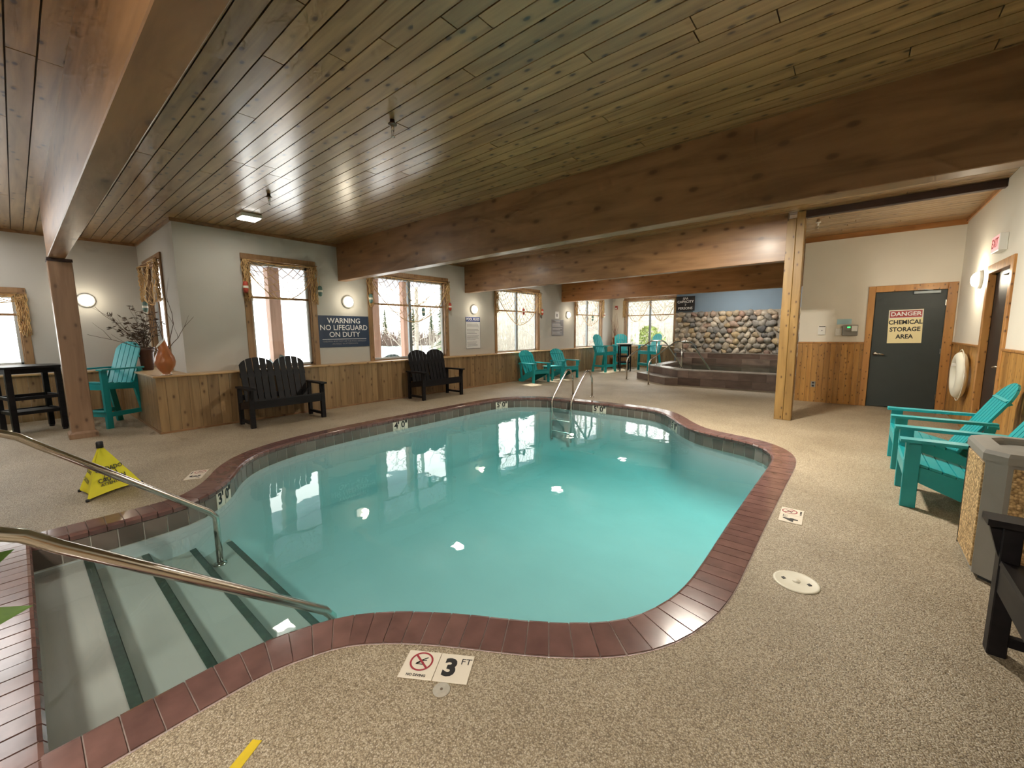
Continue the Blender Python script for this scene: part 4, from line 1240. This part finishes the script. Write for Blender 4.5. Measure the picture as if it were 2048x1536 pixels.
def make_bar_chair(label, group=None):
    mat = 'teal_plastic'
    c = thing('bar_chair', label, 'bar chair', group='tall teal bar chairs')
    for s in (-1, 1):
        obj('front_leg', MB().bar((s * .29, .04, 0), (s * .27, .05, .93), .04, .085, (0, 1, 0)), mat, c)
        obj('rear_leg', MB().bar((s * .29, .62, 0), (s * .26, .50, .74), .04, .085, (0, 1, 0)), mat, c)
        obj('arm', MB().prism([(s * .29 - .055, -.02), (s * .29 + .06, -.02), (s * .29 + .06, .3), (s * .29 + .03, .64), (s * .29 - .03, .64), (s * .29 - .055, .3)], .93, .955), mat, c)
        obj('side_rail', MB().bar((s * .265, .04, .68), (s * .265, .56, .64), .025, .10), mat, c)
        obj('foot_rail', MB().bar((s * .285, .05, .22), (s * .28, .60, .22), .03, .07), mat, c)
        obj('arm_support', MB().bar((s * .28, .50, .70), (s * .28, .58, .94), .03, .07, (0, 1, 0)), mat, c)
    for k in range(5):
        obj('seat_slat', MB().bar((-.27, .05 + .095 * k, .735 - .012 * k), (.27, .05 + .095 * k, .735 - .012 * k), .085, .02), mat, c)
    obj('front_apron', MB().cbox((-.27, .01, .62), (.27, .03, .72), .003), mat, c)
    obj('foot_rest', MB().cbox((-.29, .0, .19), (.29, .03, .27), .003).cbox((-.29, -.02, .265), (.29, .07, .285), .003), mat, c)
    obj('back_rail', MB().bar((-.30, .60, .90), (.30, .60, .90), .05, .03), mat, c)
    obj('back_rail', MB().bar((-.22, .655, 1.14), (.22, .655, 1.14), .02, .06, (0, -.3, 1)), mat, c)
    back_slats(c, mat, .50, 5, (.46, .69), .70, .7, 1.38, 1.20)
    return c

def make_bar_table(label, top_mat):
    t = thing('bar_table', label, 'bar table', group='tall dark bar tables')
    mat = 'dark_furniture'
    obj('top', MB().prism([(-.37, -.30), (-.30, -.37), (.30, -.37), (.37, -.30), (.37, .30), (.30, .37), (-.30, .37), (-.37, .30)], 1.0, 1.03), top_mat, t)
    obj('apron', MB().cbox((-.28, -.28, .92), (.28, -.255, 1.0), .003).cbox((-.28, .255, .92), (.28, .28, 1.0), .003).cbox((-.28, -.28, .92), (-.255, .28, 1.0), .003).cbox((.255, -.28, .92), (.28, .28, 1.0), .003), mat, t)
    for sx in (-1, 1):
        for sy in (-1, 1):
            obj('leg', MB().cbox((sx * .26 - .032, sy * .26 - .032, .03), (sx * .26 + .032, sy * .26 + .032, 1.0), .004), mat, t)
            obj('foot', MB().lathe([(.03, 0), (.034, .03)], 10, (sx * .26, sy * .26, 0)), 'black_plastic', t)
    for z in (.30, .52):
        obj('stretcher', MB().cbox((-.26, -.272, z), (.26, -.248, z + .05), .003), mat, t)
        obj('stretcher', MB().cbox((-.26, .248, z), (.26, .272, z + .05), .003), mat, t)
        obj('stretcher', MB().cbox((-.272, -.26, z), (-.248, .26, z + .05), .003), mat, t)
        obj('stretcher', MB().cbox((.248, -.26, z), (.272, .26, z + .05), .003), mat, t)
    obj('foot_ledge', MB().cbox((-.22, -.22, .32), (.22, .22, .335), .003), mat, t)
    return t

def build_furniture():
    b = make_bench('x')
    place(b, (-7.17, 2.83, 0), PI / 2, 'dark two-seat bench under the narrow window')
    place(copy_tree(b), (-7.16, 6.17, 0), PI / 2, 'dark two-seat bench under the window past the warning sign')
    place(copy_tree(b), (.55, 2.12, 0), -PI / 2, 'dark bench at the deck edge in front of the trash bin')
    a = make_adirondack('teal_plastic', group='low teal adirondack chairs')
    place(a, (-6.98, 9.76, 0), R(76), 'low teal chair under the third window nearer the dark bench')
    place(copy_tree(a), (-6.92, 11.28, 0), R(72), 'low teal chair under the third window nearer the far corner')
    place(copy_tree(a), (.375, 6.03, 0), -PI / 2, 'low teal chair by the wall nearer the dark exit')
    place(copy_tree(a), (.375, 4.85, 0), -PI / 2, 'low teal chair half hidden by the trash bin')
    t = thing('side_table', 'small teal side table between the two low teal chairs', 'side table', (-7.12, 10.52, 0), R(75))
    for k in range(4):
        obj('top_slat', MB().cbox((-.23 + .116 * k, -.22, .42), (-.23 + .116 * k + .108, .22, .44), .003), 'teal_plastic', t)
    for sx in (-1, 1):
        for sy in (-1, 1):
            obj('leg', MB().cbox((sx * .18 - .02, sy * .18 - .02, 0), (sx * .18 + .02, sy * .18 + .02, .42), .003), 'teal_plastic', t)
    obj('apron', MB().cbox((-.19, -.19, .36), (.19, -.17, .42), .002).cbox((-.19, .17, .36), (.19, .19, .42), .002), 'teal_plastic', t)
    c = make_bar_chair('x')
    place(c, (-9.30, .66, 0), R(30), 'tall teal bar chair in the alcove behind the post')
    place(copy_tree(c), (-9.75, -.58, 0), R(180), 'tall teal bar chair on the other side of the alcove bar table')
    place(copy_tree(c), (-6.80, 13.85, 0), R(80), 'tall teal bar chair seen from the side by the far bar table')
    place(copy_tree(c), (-7.0, 15.1, 0), R(28), 'tall teal bar chair facing forward behind the far bar table')
    place(copy_tree(c), (-6.12, 15.05, 0), R(-30), 'tall teal bar chair behind the spa handrail')
    t = make_bar_table('x', 'dark_furniture')
    place(t, (-9.86, .07, 0), R(14), 'dark slatted bar table in the alcove by the glaring window')
    t2 = make_bar_table('dark bar table with a pale top in the far corner', 'sign_white')
    place(t2, (-6.62, 14.55, 0), R(35), 'dark bar table with a pale top in the far corner', (.72, .72, 1.0))
build_furniture()

# ------------------------------------------------------------------ trash bin
def build_bin():
    b = thing('trash_bin', 'square trash bin with pebble panels and grey corners', 'trash bin', (.62, 3.39, 0))
    W, D, H = .50, .55, .74
    ch = .07
    def octo(g): return [(ch - g * .4, -g), (W - ch + g * .4, -g), (W + g, ch - g * .4), (W + g, D - ch + g * .4), (W - ch + g * .4, D + g), (ch - g * .4, D + g), (-g, D - ch + g * .4), (-g, ch - g * .4)]
    obj('body', MB().prism(octo(0), .03, H), 'grey_plastic', b)
    obj('foot_skirt', MB().prism(octo(-.03), 0, .03), 'black_plastic', b)
    pw = .055
    obj('pebble_panel', MB().cbox((-.008, ch + .01, .06), (.004, D - ch - .01, H - .05), .003), 'bin_pebble', b)
    obj('pebble_panel', MB().cbox((ch + .02, -.008, .06), (W - ch - .02, .004, H - .05), .003), 'bin_pebble', b)
    obj('pebble_panel', MB().cbox((W - .004, ch + .01, .06), (W + .008, D - ch - .01, H - .05), .003), 'bin_pebble', b)
    obj('pebble_panel', MB().cbox((ch + .02, D - .004, .06), (W - ch - .02, D + .008, H - .05), .003), 'bin_pebble', b)
    o1 = octo(.015); n = 8
    # lid: sloped collar around an open hole
    cx, cy_ = W / 2, D / 2
    def ringpts(s, z): return [(cx + (x - cx) * s, cy_ + (y - cy_) * s, z) for x, y in o1]
    v = ringpts(1.0, H - .03) + ringpts(1.0, H + .01) + ringpts(.96, H + .03) + ringpts(.68, H + .035) + ringpts(.64, H + .02) + ringpts(.62, H - .10)
    f = [(k * n + i, k * n + (i + 1) % n, (k + 1) * n + (i + 1) % n, (k + 1) * n + i) for k in range(5) for i in range(n)] + [tuple(range(n - 1, -1, -1))]
    obj('lid_collar', MB().add(v, f), 'grey_plastic', b)
    obj('liner', MB().prism([(cx + (x - cx) * .61, cy_ + (y - cy_) * .61) for x, y in o1], H - .09, H - .02), 'black_plastic', b)
    obj('panel_edge_strip', MB().box((-.010, D - ch - .012, .05), (.002, D - ch - .004, H - .04)), 'black_plastic', b)
build_bin()

# ------------------------------------------------------------------ caution cone
def build_cone():
    c = thing('caution_cone', 'yellow pop-up floor cone lettered CUIDADO CAUTION', 'caution sign', (-5.37, .41, 0))
    A, B, C_, T_ = Vector((.22, -.14, .015)), Vector((-.19, -.16, .015)), Vector((-.03, .26, .015)), Vector((0, 0, .46))
    top = [T_ + (p - T_) * .07 for p in (A, B, C_)]
    def panel(p, q, tp, tq, sag):
        m = MB(); nu, nv = 6, 8; v = []
        nrm = (q - p).cross(tp - p).normalized()
        for j in range(nv + 1):
            for i in range(nu + 1):
                u, w = i / nu, j / nv
                a = p.lerp(tp, w); b = q.lerp(tq, w)
                d = a.lerp(b, u)
                v.append(d - nrm * sag * math.sin(PI * u) * (1 - w) + nrm * .004 * math.sin(9 * u + 7 * w) + Vector((0, 0, .012 * math.sin(PI * u) * (1 - w))))
        f = [(j * (nu + 1) + i, j * (nu + 1) + i + 1, (j + 1) * (nu + 1) + i + 1, (j + 1) * (nu + 1) + i) for j in range(nv) for i in range(nu)]
        return m.add(v, f, True)
    obj('fabric_panel', panel(A, C_, top[0], top[2], .0), 'yellow_fabric', c)
    obj('fabric_panel', panel(B, A, top[1], top[0], .03), 'yellow_fabric', c)
    obj('fabric_panel', panel(C_, B, top[2], top[1], .02), 'yellow_fabric', c)
    obj('top_cap', MB().lathe([(.026, .425), (.026, .478), (.02, .485), (0, .485)], 12), 'black_plastic', c)
    for p in (A, B, C_):
        obj('foot', MB().lathe([(.014, 0), (.012, .02), (0, .024)], 10, (p.x, p.y, 0)), 'black_plastic', c)
    def lettered(p, q, tp, tq, rows):
        ctr_b = (p + q) / 2; ctr_t = (tp + tq) / 2
        x = (q - p).normalized(); n = (q - p).cross(tp - p).normalized(); y = n.cross(x)
        H = (ctr_t - ctr_b).length
        for s, t, sz, bold in rows:
            o = text(s, sz, 'ink_black', c, bold=bold, ext=.0003)
            pos = ctr_b.lerp(ctr_t, t) + n * .010
            o.matrix_local = Matrix(((x.x, y.x, n.x, pos.x), (x.y, y.y, n.y, pos.y), (x.z, y.z, n.z, pos.z), (0, 0, 0, 1)))
        return x, y, n, ctr_b, ctr_t
    x, y, n, cb, ct = lettered(A, C_, top[0], top[2], [('CUIDADO', .52, .05, .02), ('ATTENTION', .20, .038, .02), ('CAUTION', .29, .052, .025)])
    lettered(B, A, top[1], top[0], [('CAUTION', .30, .05, .02), ('CUIDADO', .48, .04, .02)])
    # framed pictogram
    m = MB(); p0 = cb.lerp(ct, .40) + n * .009
    for a, b in (((-.06, -.03), (.06, -.03)), ((.06, -.03), (.045, .035)), ((.045, .035), (-.045, .035)), ((-.045, .035), (-.06, -.03)), ((-.015, -.02), (.015, .02)), ((.0, .0), (.03, -.018))):
        m.bar(p0 + x * a[0] + y * a[1], p0 + x * b[0] + y * b[1], .004, .004, n)
    obj('pictogram', m, 'ink_black', c)
build_cone()

# ------------------------------------------------------------------ plants and pottery
def twig(m, p, d, L, r, rnd, wob=.25, n=7):
    pts = [Vector(p)]; d = Vector(d).normalized()
    for i in range(n):
        d = (d + Vector((rnd.uniform(-wob, wob), rnd.uniform(-wob, wob), rnd.uniform(-wob, wob) * .7))).normalized()
        pts.append(pts[-1] + d * L / n)
    m.tube(pts, r, 5, r_end=r * .35)
    return pts
def build_plants():
    rnd = random.Random(21)
    v = thing('flame_vase', 'orange flame-shaped ceramic vase with a silver rim on the ledge', 'vase', (-7.99, 1.42, .872))
    m = MB(); n = 22; rows = []
    prof = [(.055, 0), (.06, .012), (.045, .03), (.075, .07), (.115, .14), (.128, .20), (.118, .27), (.090, .34), (.066, .41), (.055, .48), (.050, .55)]
    vs = []
    for r_, z in prof:
        for k in range(n):
            a = 2 * PI * k / n
            lift = max(0, (z - .25) / .30)
            cut = 1 - .42 * lift * (.5 - .5 * math.sin(a))     # low lip on one side, tall flame tip on the other
            vs.append((r_ * math.cos(a), r_ * math.sin(a) - .03 * lift * lift, .25 + (z - .25) * cut if z > .25 else z))
    f = [(i * n + k, i * n + (k + 1) % n, (i + 1) * n + (k + 1) % n, (i + 1) * n + k) for i in range(len(prof) - 1) for k in range(n)]
    m.add(vs, f + [tuple(range(n - 1, -1, -1))], True)
    obj('vessel', m, 'terracotta', v)
    lip = [Vector(vs[(len(prof) - 1) * n + k]) for k in range(n)]
    obj('silver_rim', MB().tube(lip, .008, 6, True), 'white_plastic', v)
    obj('foot_ring', MB().lathe([(.065, 0), (.07, .01), (.05, .02)], 20), 'brushed_steel', v)
    m = MB()
    for d, L in (((.03, .34, .9), 1.15), ((.05, .45, .8), .75), ((.1, -.55, .8), 1.0), ((.0, -.75, .55), .85), ((.02, .22, 1.0), .95)):
        q = twig(m, (0, .0, .3), d, L, .006, rnd)
        for j in (3, 5):
            twig(m, q[j], Vector(d) + Vector((rnd.uniform(-.6, .6), rnd.uniform(-.6, .6), rnd.uniform(0, .4))), L * .35, .003, rnd, n=4)
    obj('twigs', m, 'twig', v)
    p = thing('dried_plant_pot', 'dark brown pot of dried foliage on the alcove ledge', 'potted plant', (-9.55, 1.45, .872))
    obj('pot', MB().lathe([(.075, 0), (.085, .02), (.105, .30), (.125, .33), (.125, .40), (.10, .40), (.095, .33)], 20), 'brown_pot', p)
    obj('soil', MB().lathe([(.098, .36), (0, .365)], 20), 'twig', p)
    m = MB()
    for k in range(26):
        a = rnd.uniform(0, 2 * PI); t = rnd.uniform(.1, .75)
        q = twig(m, (0, 0, .35), (t * math.cos(a), t * math.sin(a) - .15, 1), rnd.uniform(.35, .8), .005, rnd, n=5)
        for j in (2, 3, 4, 5):
            for s in range(3):
                dd = Vector((rnd.uniform(-1, 1), rnd.uniform(-1, 1), rnd.uniform(-.2, .6))).normalized()
                b = q[j]; e = b + dd * .09; w = dd.orthogonal().normalized() * .012
                m.add([b, b.lerp(e, .5) + w, e, b.lerp(e, .5) - w], [(0, 1, 2, 3)])
    st = obj('dried_stems', m, 'twig', p); st['kind'] = 'stuff'
    p = thing('corner_twig_pot', 'terracotta pot of curly twigs on the far corner ledge', 'potted twigs', (-7.92, 16.48, .872))
    obj('pot', MB().lathe([(.08, 0), (.09, .02), (.12, .30), (.13, .30), (.13, .36), (.11, .36)], 18), 'terracotta_pot', p)
    obj('soil', MB().lathe([(.112, .33), (0, .335)], 18), 'twig', p)
    m = MB()
    for k in range(12):
        a = rnd.uniform(0, 2 * PI)
        twig(m, (.03 * math.cos(a), .03 * math.sin(a), .3), (.12 * math.cos(a) + .03, .12 * math.sin(a) - .05, 1), rnd.uniform(.45, 1.2), .007, rnd, wob=.2, n=9)
    obj('twigs', m, 'twig_red', p)
    p = thing('floor_planter', 'terracotta floor pot below the far corner windows', 'pot', (-7.55, 15.7, 0))
    obj('pot', MB().lathe([(.13, 0), (.14, .02), (.18, .36), (.20, .36), (.20, .44), (.17, .44), (.165, .38), (0, .38)], 20), 'terracotta_pot', p)
    # broad green leaves of a plant standing just beside the near handrail
    p = thing('leafy_plant', 'potted plant whose broad green leaves poke in by the pool steps', 'potted plant', (-2.35, -.78, 0))
    obj('pot', MB().lathe([(.12, 0), (.13, .02), (.16, .30), (.18, .30), (.18, .36), (.15, .36), (.145, .31), (0, .31)], 20), 'brown_pot', p)
    def leaf(base, tip, w, bend, face=(0, 0, 1)):
        b, t = Vector(base), Vector(tip); d = t - b; side = d.cross(Vector(face)).normalized(); up = side.cross(d).normalized()
        nn = 9; vs = []
        for i in range(nn + 1):
            s = i / nn
            c = b + d * s + up * bend * math.sin(PI * s)
            ww = w * (max(0.0, 1 - (2 * s - 1) ** 2) ** .42)
            for k, (o, h) in enumerate(((-1, .25), (0, 0), (1, .25))):
                vs.append(c + side * o * ww + up * h * ww)
        f = [(i * 3 + k, i * 3 + k + 1, (i + 1) * 3 + k + 1, (i + 1) * 3 + k) for i in range(nn) for k in range(2)]
        return obj('leaf', MB().add(vs, f, True), 'leaf_green', p)
    # local coordinates from the pot
    leaf((.06, .10, .40), (.43, .735, .62), .048, .03, (.7, 0, .7))
    leaf((-.04, .08, .38), (-.37, .69, .55), .050, .03, (.7, 0, .7))
    for k in range(9):
        a = 2 * PI * k / 9 + .2
        if .5 < a < 2.4: a += PI
        leaf((.03 * math.cos(a), .03 * math.sin(a), .34), (.45 * math.cos(a), .42 * math.sin(a), .62 + .12 * (k % 3)), .045, .1)
    obj('stem', MB().tube([(0, 0, .3), (.01, .01, .42)], .02, 8), 'leaf_green', p)
build_plants()

# ------------------------------------------------------------------ fishing-net valances
def build_nets():
    def net(axis, at, out, u0, u1, ztop, drop, label, seed, floats, pitch=.085, mid=0):
        rnd = random.Random(seed)
        r = thing('net_valance', label, 'net valance', group='fishing-net valances over the windows')
        W = u1 - u0
        def P(u, z, off=0.0):
            d = at + out * (.055 + off)
            return Vector((d, u, z)) if axis == 'X' else Vector((u, d, z))
        def S(a, b):     # a in 0..1 along the width, b in 0..1 from upper hem to lower hem
            segs = 2 if mid else 1
            t = (a * segs) % 1.0 if a < 1 else 1.0
            para = 4 * t * (1 - t)
            z = ztop - .05 - .10 * b - (.03 + (drop - .10) * b) * para
            return P(u0 + W * a, z, .035 * math.sin(11 * a + 5 * b) + .02)
        m = MB()
        na = max(8, int(W / pitch)) ; nb = 8
        wob = {}
        def Q(i, j):
            if (i, j) not in wob:
                wob[(i, j)] = S(min(1, max(0, i / na)), min(1, j / nb)) + Vector((rnd.uniform(-.008, .008), rnd.uniform(-.012, .012), rnd.uniform(-.012, .012)))
            return wob[(i, j)]
        for j in range(nb):
            for i in range(na):
                if (i + j) % 2 == 0:
                    m.tube([Q(i, j), Q(i + 1, j + 1)], .0055, 3)
                else:
                    m.tube([Q(i + 1, j), Q(i, j + 1)], .0055, 3)
        n_ = obj('netting', m, 'rope', r); n_['kind'] = 'stuff'
        for b in (0, 1):
            obj('hem_cord', MB().tube([S(i / 40, b) for i in range(41)], .009, 5), 'rope', r)
        # gathered tails at both sides
        for s, u in ((0, u0 + .03), (1, u1 - .03)):
            m = MB()
            for k in range(16):
                q = []
                x0 = rnd.uniform(-.06, .06)
                for i in range(9):
                    q.append(P(u + x0 + .02 * math.sin(i * 1.7 + k), ztop - .05 - i * .085 * rnd.uniform(.92, 1.05), .02 + .03 * math.sin(i * 2 + k * 1.3)))
                m.tube(q, .006, 3)
            t_ = obj('gathered_tail', m, 'rope', r); t_['kind'] = 'stuff'
        for (a, z, cm) in floats:
            p = P(u0 + W * a, z, .05)
            f = obj('float', MB().lathe([(.012, .10), (.035, .085), (.04, .05), (.04, -.05), (.03, -.085), (.01, -.10)][::-1], 12, tuple(p)), cm, r)
            obj('float_band', MB().lathe([(.041, -.02), (.0425, -.015), (.0425, .015), (.041, .02)], 12, tuple(p)), 'float_white' if cm != 'float_white' else 'float_red', f)
            obj('float_line', MB().tube([p + Vector((0, 0, .09)), p + Vector((0, 0, .3))], .004, 4), 'rope', f)
        obj('curtain_rod', MB().tube([P(u0 - .04, ztop - .035, .02), P(u1 + .04, ztop - .035, .02)], .010, 8), 'window_trim', r)
    net('X', XW, 1, 2.63, 3.84, 2.80, .62, 'net valance over the narrow window', 31, [(-.01, 2.28, 'float_red'), (1.05, 2.30, 'float_green')])
    net('X', XW, 1, 4.99, 7.25, 2.80, .98, 'net valance over the window past the warning sign', 32, [(.62, 1.98, 'float_green'), (1.0, 2.14, 'float_red'), (.0, 2.22, 'float_green')])
    net('X', XW, 1, 9.08, 11.28, 2.80, 1.02, 'net valance over the window behind the low teal chairs', 33, [(.56, 2.12, 'float_red'), (1.02, 2.14, 'float_red')])
    net('X', XW, 1, 13.55, 15.74, 2.80, 1.02, 'net valance over the last window of the row', 34, [(.55, 2.0, 'float_green'), (1.0, 2.15, 'float_white')])
    net('Y', YE, -1, -7.63, -5.47, 2.80, .85, 'net valance over the end-wall window', 35, [], mid=1)
    net('X', XL, 1, -2.33, .17, 2.24, .22, 'net valance over the glaring alcove window', 36, [])
    net('Y', YA, -1, -10.48, -9.07, 2.80, .7, 'net valance over the alcove side window', 37, [(.25, 2.0, 'float_green')])
build_nets()

# ------------------------------------------------------------------ outside
def build_outside():
    g = obj('snow_ground', MB().box((-70, -30, -.5), (XL - .15, 90, -.25)).box((XL - .15, YA + .16, -.5), (XW - .16, 90, -.25)).box((XW - .16, YE + .15, -.5), (20, 90, -.25)), 'snow')
    struct(g, 'snow-covered ground outside the windows')
    lk = obj('frozen_lake', MB().prism([(-64, 10), (-30, 24), (-24, 40), (-40, 80), (-66, 80)], -.25, -.235), 'lake_ice'); struct(lk, 'grey-green lake beyond the snow')
    deck = obj('porch_deck', MB().box((-11.6, YA + .16, -.25), (XW - .16, 8.3, -.10)), 'porch_wood'); struct(deck)
    p = obj('porch_roof', MB().box((-11.8, YA + .16, 2.95), (XW - .16, 8.4, 3.10)), 'porch_ceiling'); struct(p, 'porch roof outside the first two windows')
    e = obj('unseen_eave', MB().box((-9.25, 8.4, 3.06), (XW - .16, YE + 1.0, 3.2)).box((XW - .16, YE + .15, 3.06), (1.5, YE + 1.0, 3.2)).box((XL - 1.0, YK, 3.06), (XL - .15, YA + .16, 3.2)), 'porch_ceiling'); struct(e)  # unseen overhang, its depth set to trim the sun patches
    for y, w_, lb in ((3.83, .24, 'porch post seen through the narrow window'), (6.38, .20, 'porch post at the first edge of the second window'), (7.36, .18, 'porch post behind the second window bar')):
        o = thing('porch_post', lb, 'post', (-10.2, y, -.1), group='porch posts outside')
        obj('shaft', MB().cbox((-w_ / 2, -w_ / 2, 0), (w_ / 2, w_ / 2, 3.05), .01), 'porch_wood', o)
        obj('post_base', MB().cbox((-w_ / 2 - .02, -w_ / 2 - .02, 0), (w_ / 2 + .02, w_ / 2 + .02, .12), .01), 'porch_wood', o)
    c = make_adirondack('teal_pale', 'porch_chair', group='chairs out on the porch')
    place(c, (-9.75, 5.95, -.1), R(-90), 'pale chair on the porch seen through the second window', (1.15, 1.15, 1.15))
    place(copy_tree(c), (-9.0, 3.05, -.1), R(185), 'pale chair on the porch turned away behind the first bench', (1.2, 1.2, 1.2))
    place(copy_tree(c), (-9.75, 2.9, -.1), R(20), 'pale chair on the porch farther out behind the first bench', (1.2, 1.2, 1.2))
    # red building beyond the end window
    b = thing('red_building', 'red board building outside the end window', 'building', (-6.3, 24.5, -.25))
    obj('wall', MB().box((-1.1, 0, 0), (9, 6, 2.9)), 'red_siding', b)
    for k in range(34):
        obj('batten', MB().box((-1.1 + k * .3, -.03, 0), (-1.1 + k * .3 + .05, 0, 2.9)), 'red_siding', b)
    obj('roof', MB().add([(-1.5, -.5, 2.85), (9.4, -.5, 2.85), (9.4, 6.5, 2.85), (-1.5, 6.5, 2.85), (-1.5, 3, 4.6), (9.4, 3, 4.6)], [(0, 1, 5, 4), (2, 3, 4, 5), (0, 4, 3), (1, 2, 5), (3, 2, 1, 0)]), 'snow', b)
    rnd = random.Random(77)
    def leaves(m, c, rx, rz, n, sz):
        for _ in range(n):
            a = rnd.uniform(0, 2 * PI); t = rnd.random() ** .5; h = rnd.uniform(-1, 1)
            rr = math.sqrt(1 - h * h) * t
            p = Vector(c) + Vector((rx * rr * math.cos(a), rx * rr * math.sin(a), rz * h))
            d = Vector((rnd.uniform(-1, 1), rnd.uniform(-1, 1), rnd.uniform(-1, 1))).normalized(); e = d.orthogonal().normalized()
            m.add([p - d * sz, p + e * sz * .5, p + d * sz, p - e * sz * .5], [(0, 1, 2, 3)])
    hv = []; nx, ny = 10, 24
    for j in range(ny + 1):
        for i in range(nx + 1):
            a = R(36 + 52 * j / ny); d = 27 + i * 3.0
            hv.append((-d * math.cos(a) * 1.0, d * math.sin(a) + 4, -.3 + 9.5 * (i / nx) ** .8 * min(1, j / 5) + rnd.uniform(-.3, .3) * (i > 0)))
    hf = [(j * (nx + 1) + i, j * (nx + 1) + i + 1, (j + 1) * (nx + 1) + i + 1, (j + 1) * (nx + 1) + i) for j in range(ny) for i in range(nx)]
    h_ = obj('hillside', MB().add(hv, hf, True), 'hill_brush'); struct(h_, 'brushy hillside beyond the windows')
    def bare_tree(x, y, h, label, mat, seed):
        rr = random.Random(seed)
        t = thing('bare_tree', label, 'tree', (x, y, -.25), group='bare winter trees outside')
        m = MB(); q = twig(m, (0, 0, 0), (rr.uniform(-.1, .1), rr.uniform(-.1, .1), 1), h, .05 + h * .008, rr, wob=.07, n=10)
        obj('trunk', m, mat, t)
        m = MB()
        for j in range(2, 11):
            for s in range(3):
                a = rr.uniform(0, 2 * PI)
                L = h * rr.uniform(.16, .34) * (1.15 - j / 14)
                k = twig(m, q[j], (math.cos(a), math.sin(a), rr.uniform(.4, 1.1)), L, .022, rr, wob=.2, n=5)
                for jj in (2, 3, 4):
                    b = rr.uniform(0, 2 * PI)
                    twig(m, k[jj], (math.cos(b), math.sin(b), rr.uniform(.1, .9)), L * .5, .011, rr, wob=.3, n=3)
        obj('branches', m, mat, t)
    spots = [(-12.5, 8.9, 6, 'behind the second window bar'), (-13.5, 10.2, 7, 'at the edge of the second window'), (-12.2, 12.4, 6.5, 'close outside the third window'), (-14, 14.0, 7.5, 'in the middle of the third window'), (-11.6, 15.6, 6, 'by the third window mullion'), (-13.2, 17.6, 7, 'farther out past the third window'), (-12.0, 20.5, 7, 'outside the last window of the row'), (-14.0, 23.5, 8, 'at the edge of the last window'), (-11.2, 22.2, 7, 'near the last window corner'), (-8.6, 20.5, 6, 'beside the red building'), (-10, 27, 8, 'far behind the green shrub')]
    for k, (x, y, h, w) in enumerate(spots):
        bare_tree(x, y, h, 'bare pale tree ' + w, 'bark_pale', 100 + k)
    def conifer(x, y, h, label, seed):
        t = thing('conifer_tree', label, 'tree', (x, y, -.25), group='conifers on the far shore')
        obj('trunk', MB().tube([(0, 0, 0), (0, 0, h)], .12, 6, r_end=.03), 'bark_dark', t)
        m = MB(); rr = random.Random(seed)
        for k in range(520):
            s = rr.random() ** .8; z = h * (.08 + .92 * s); R_ = h * .2 * (1 - s) + .12
            a = rr.uniform(0, 2 * PI); p0 = Vector((0, 0, z)); d = Vector((math.cos(a), math.sin(a), -.35)); L = R_ * rr.uniform(.6, 1.05)
            e = Vector((-math.sin(a), math.cos(a), 0)) * (.10 + .10 * R_)
            m.add([p0, p0 + d * L * .6 + e, p0 + d * L, p0 + d * L * .6 - e], [(0, 1, 2, 3)])
        o = obj('foliage', m, 'conifer', t); o['kind'] = 'stuff'
    conifer(-13.2, 12.6, 9.5, 'tall yellow-green conifer close outside the second window', 1)
    k = 0
    where = ['first', 'second', 'third', 'fourth', 'fifth', 'sixth', 'seventh', 'eighth', 'ninth', 'tenth', 'eleventh', 'twelfth', 'thirteenth', 'fourteenth', 'fifteenth', 'sixteenth', 'seventeenth', 'eighteenth']
    for k in range(18):
        y = 38 + k * 2.7
        conifer(-62 + k * .9 + rnd.uniform(-3, 3), y, rnd.uniform(5.5, 8.5), 'dark conifer on the far shore, %s along the shoreline' % where[k], 40 + k)
    m = MB()
    for k in range(5200):
        y = rnd.uniform(34, 92); x = -55 + (y - 30) * .25 + rnd.uniform(-5, 4)
        h = rnd.uniform(.5, 2.6)
        d = Vector((rnd.uniform(-.5, .5), rnd.uniform(-.7, .7), h))
        p = Vector((x, y, -.3)); e = Vector((0, .06, 0))
        m.add([p - e, p + e, p + d + e * .4, p + d - e * .4], [(0, 1, 2, 3)])
    tag(obj('shore_brush', m, 'brush_red'), 'reddish-brown brush along the far lakeshore', 'brush', kind='stuff')
    m = MB()
    for k in range(1500):
        y = rnd.uniform(13, 34); x = -15.5 + rnd.uniform(-4, 2.5) + max(0, y - 24) * .6
        h = rnd.uniform(.8, 3.6); d = Vector((rnd.uniform(-.5, .5), rnd.uniform(-.5, .5), h))
        m.tube([Vector((x, y, -.3)), Vector((x, y, -.3)) + d * .5 + Vector((.05, .03, 0)), Vector((x, y, -.3)) + d], .016, 3, r_end=.006)
    tag(obj('bare_thicket', m, 'bark_pale'), 'pale leafless thicket outside the third and fourth windows', 'thicket', kind='stuff')
    s = thing('green_shrub', 'yellow-green shrub outside the end window', 'shrub', (-8.75, 22.3, -.25))
    m = MB(); leaves(m, (0, 0, 1.0), .95, 1.0, 900, .09)
    o = obj('foliage', m, 'shrub_green', s); o['kind'] = 'stuff'
    m = MB()
    for k in range(7):
        twig(m, (0, 0, 0), (rnd.uniform(-.5, .5), rnd.uniform(-.5, .5), 1), 1.3, .02, rnd, n=5)
    obj('stems', m, 'bark_dark', s)
    m = MB()
    for k in range(260):
        x = rnd.uniform(-8.2, -4.0); y = rnd.uniform(19.5, 23.5); h = rnd.uniform(.5, 1.3)
        twig(m, (x, y, -.25), (rnd.uniform(-.5, .5), rnd.uniform(-.5, .5), 1), h, .012, rnd, n=4)
    tag(obj('red_twig_thicket', m, 'twig_red'), 'tangle of reddish twigs in front of the red building', 'thicket', kind='stuff')
build_outside()
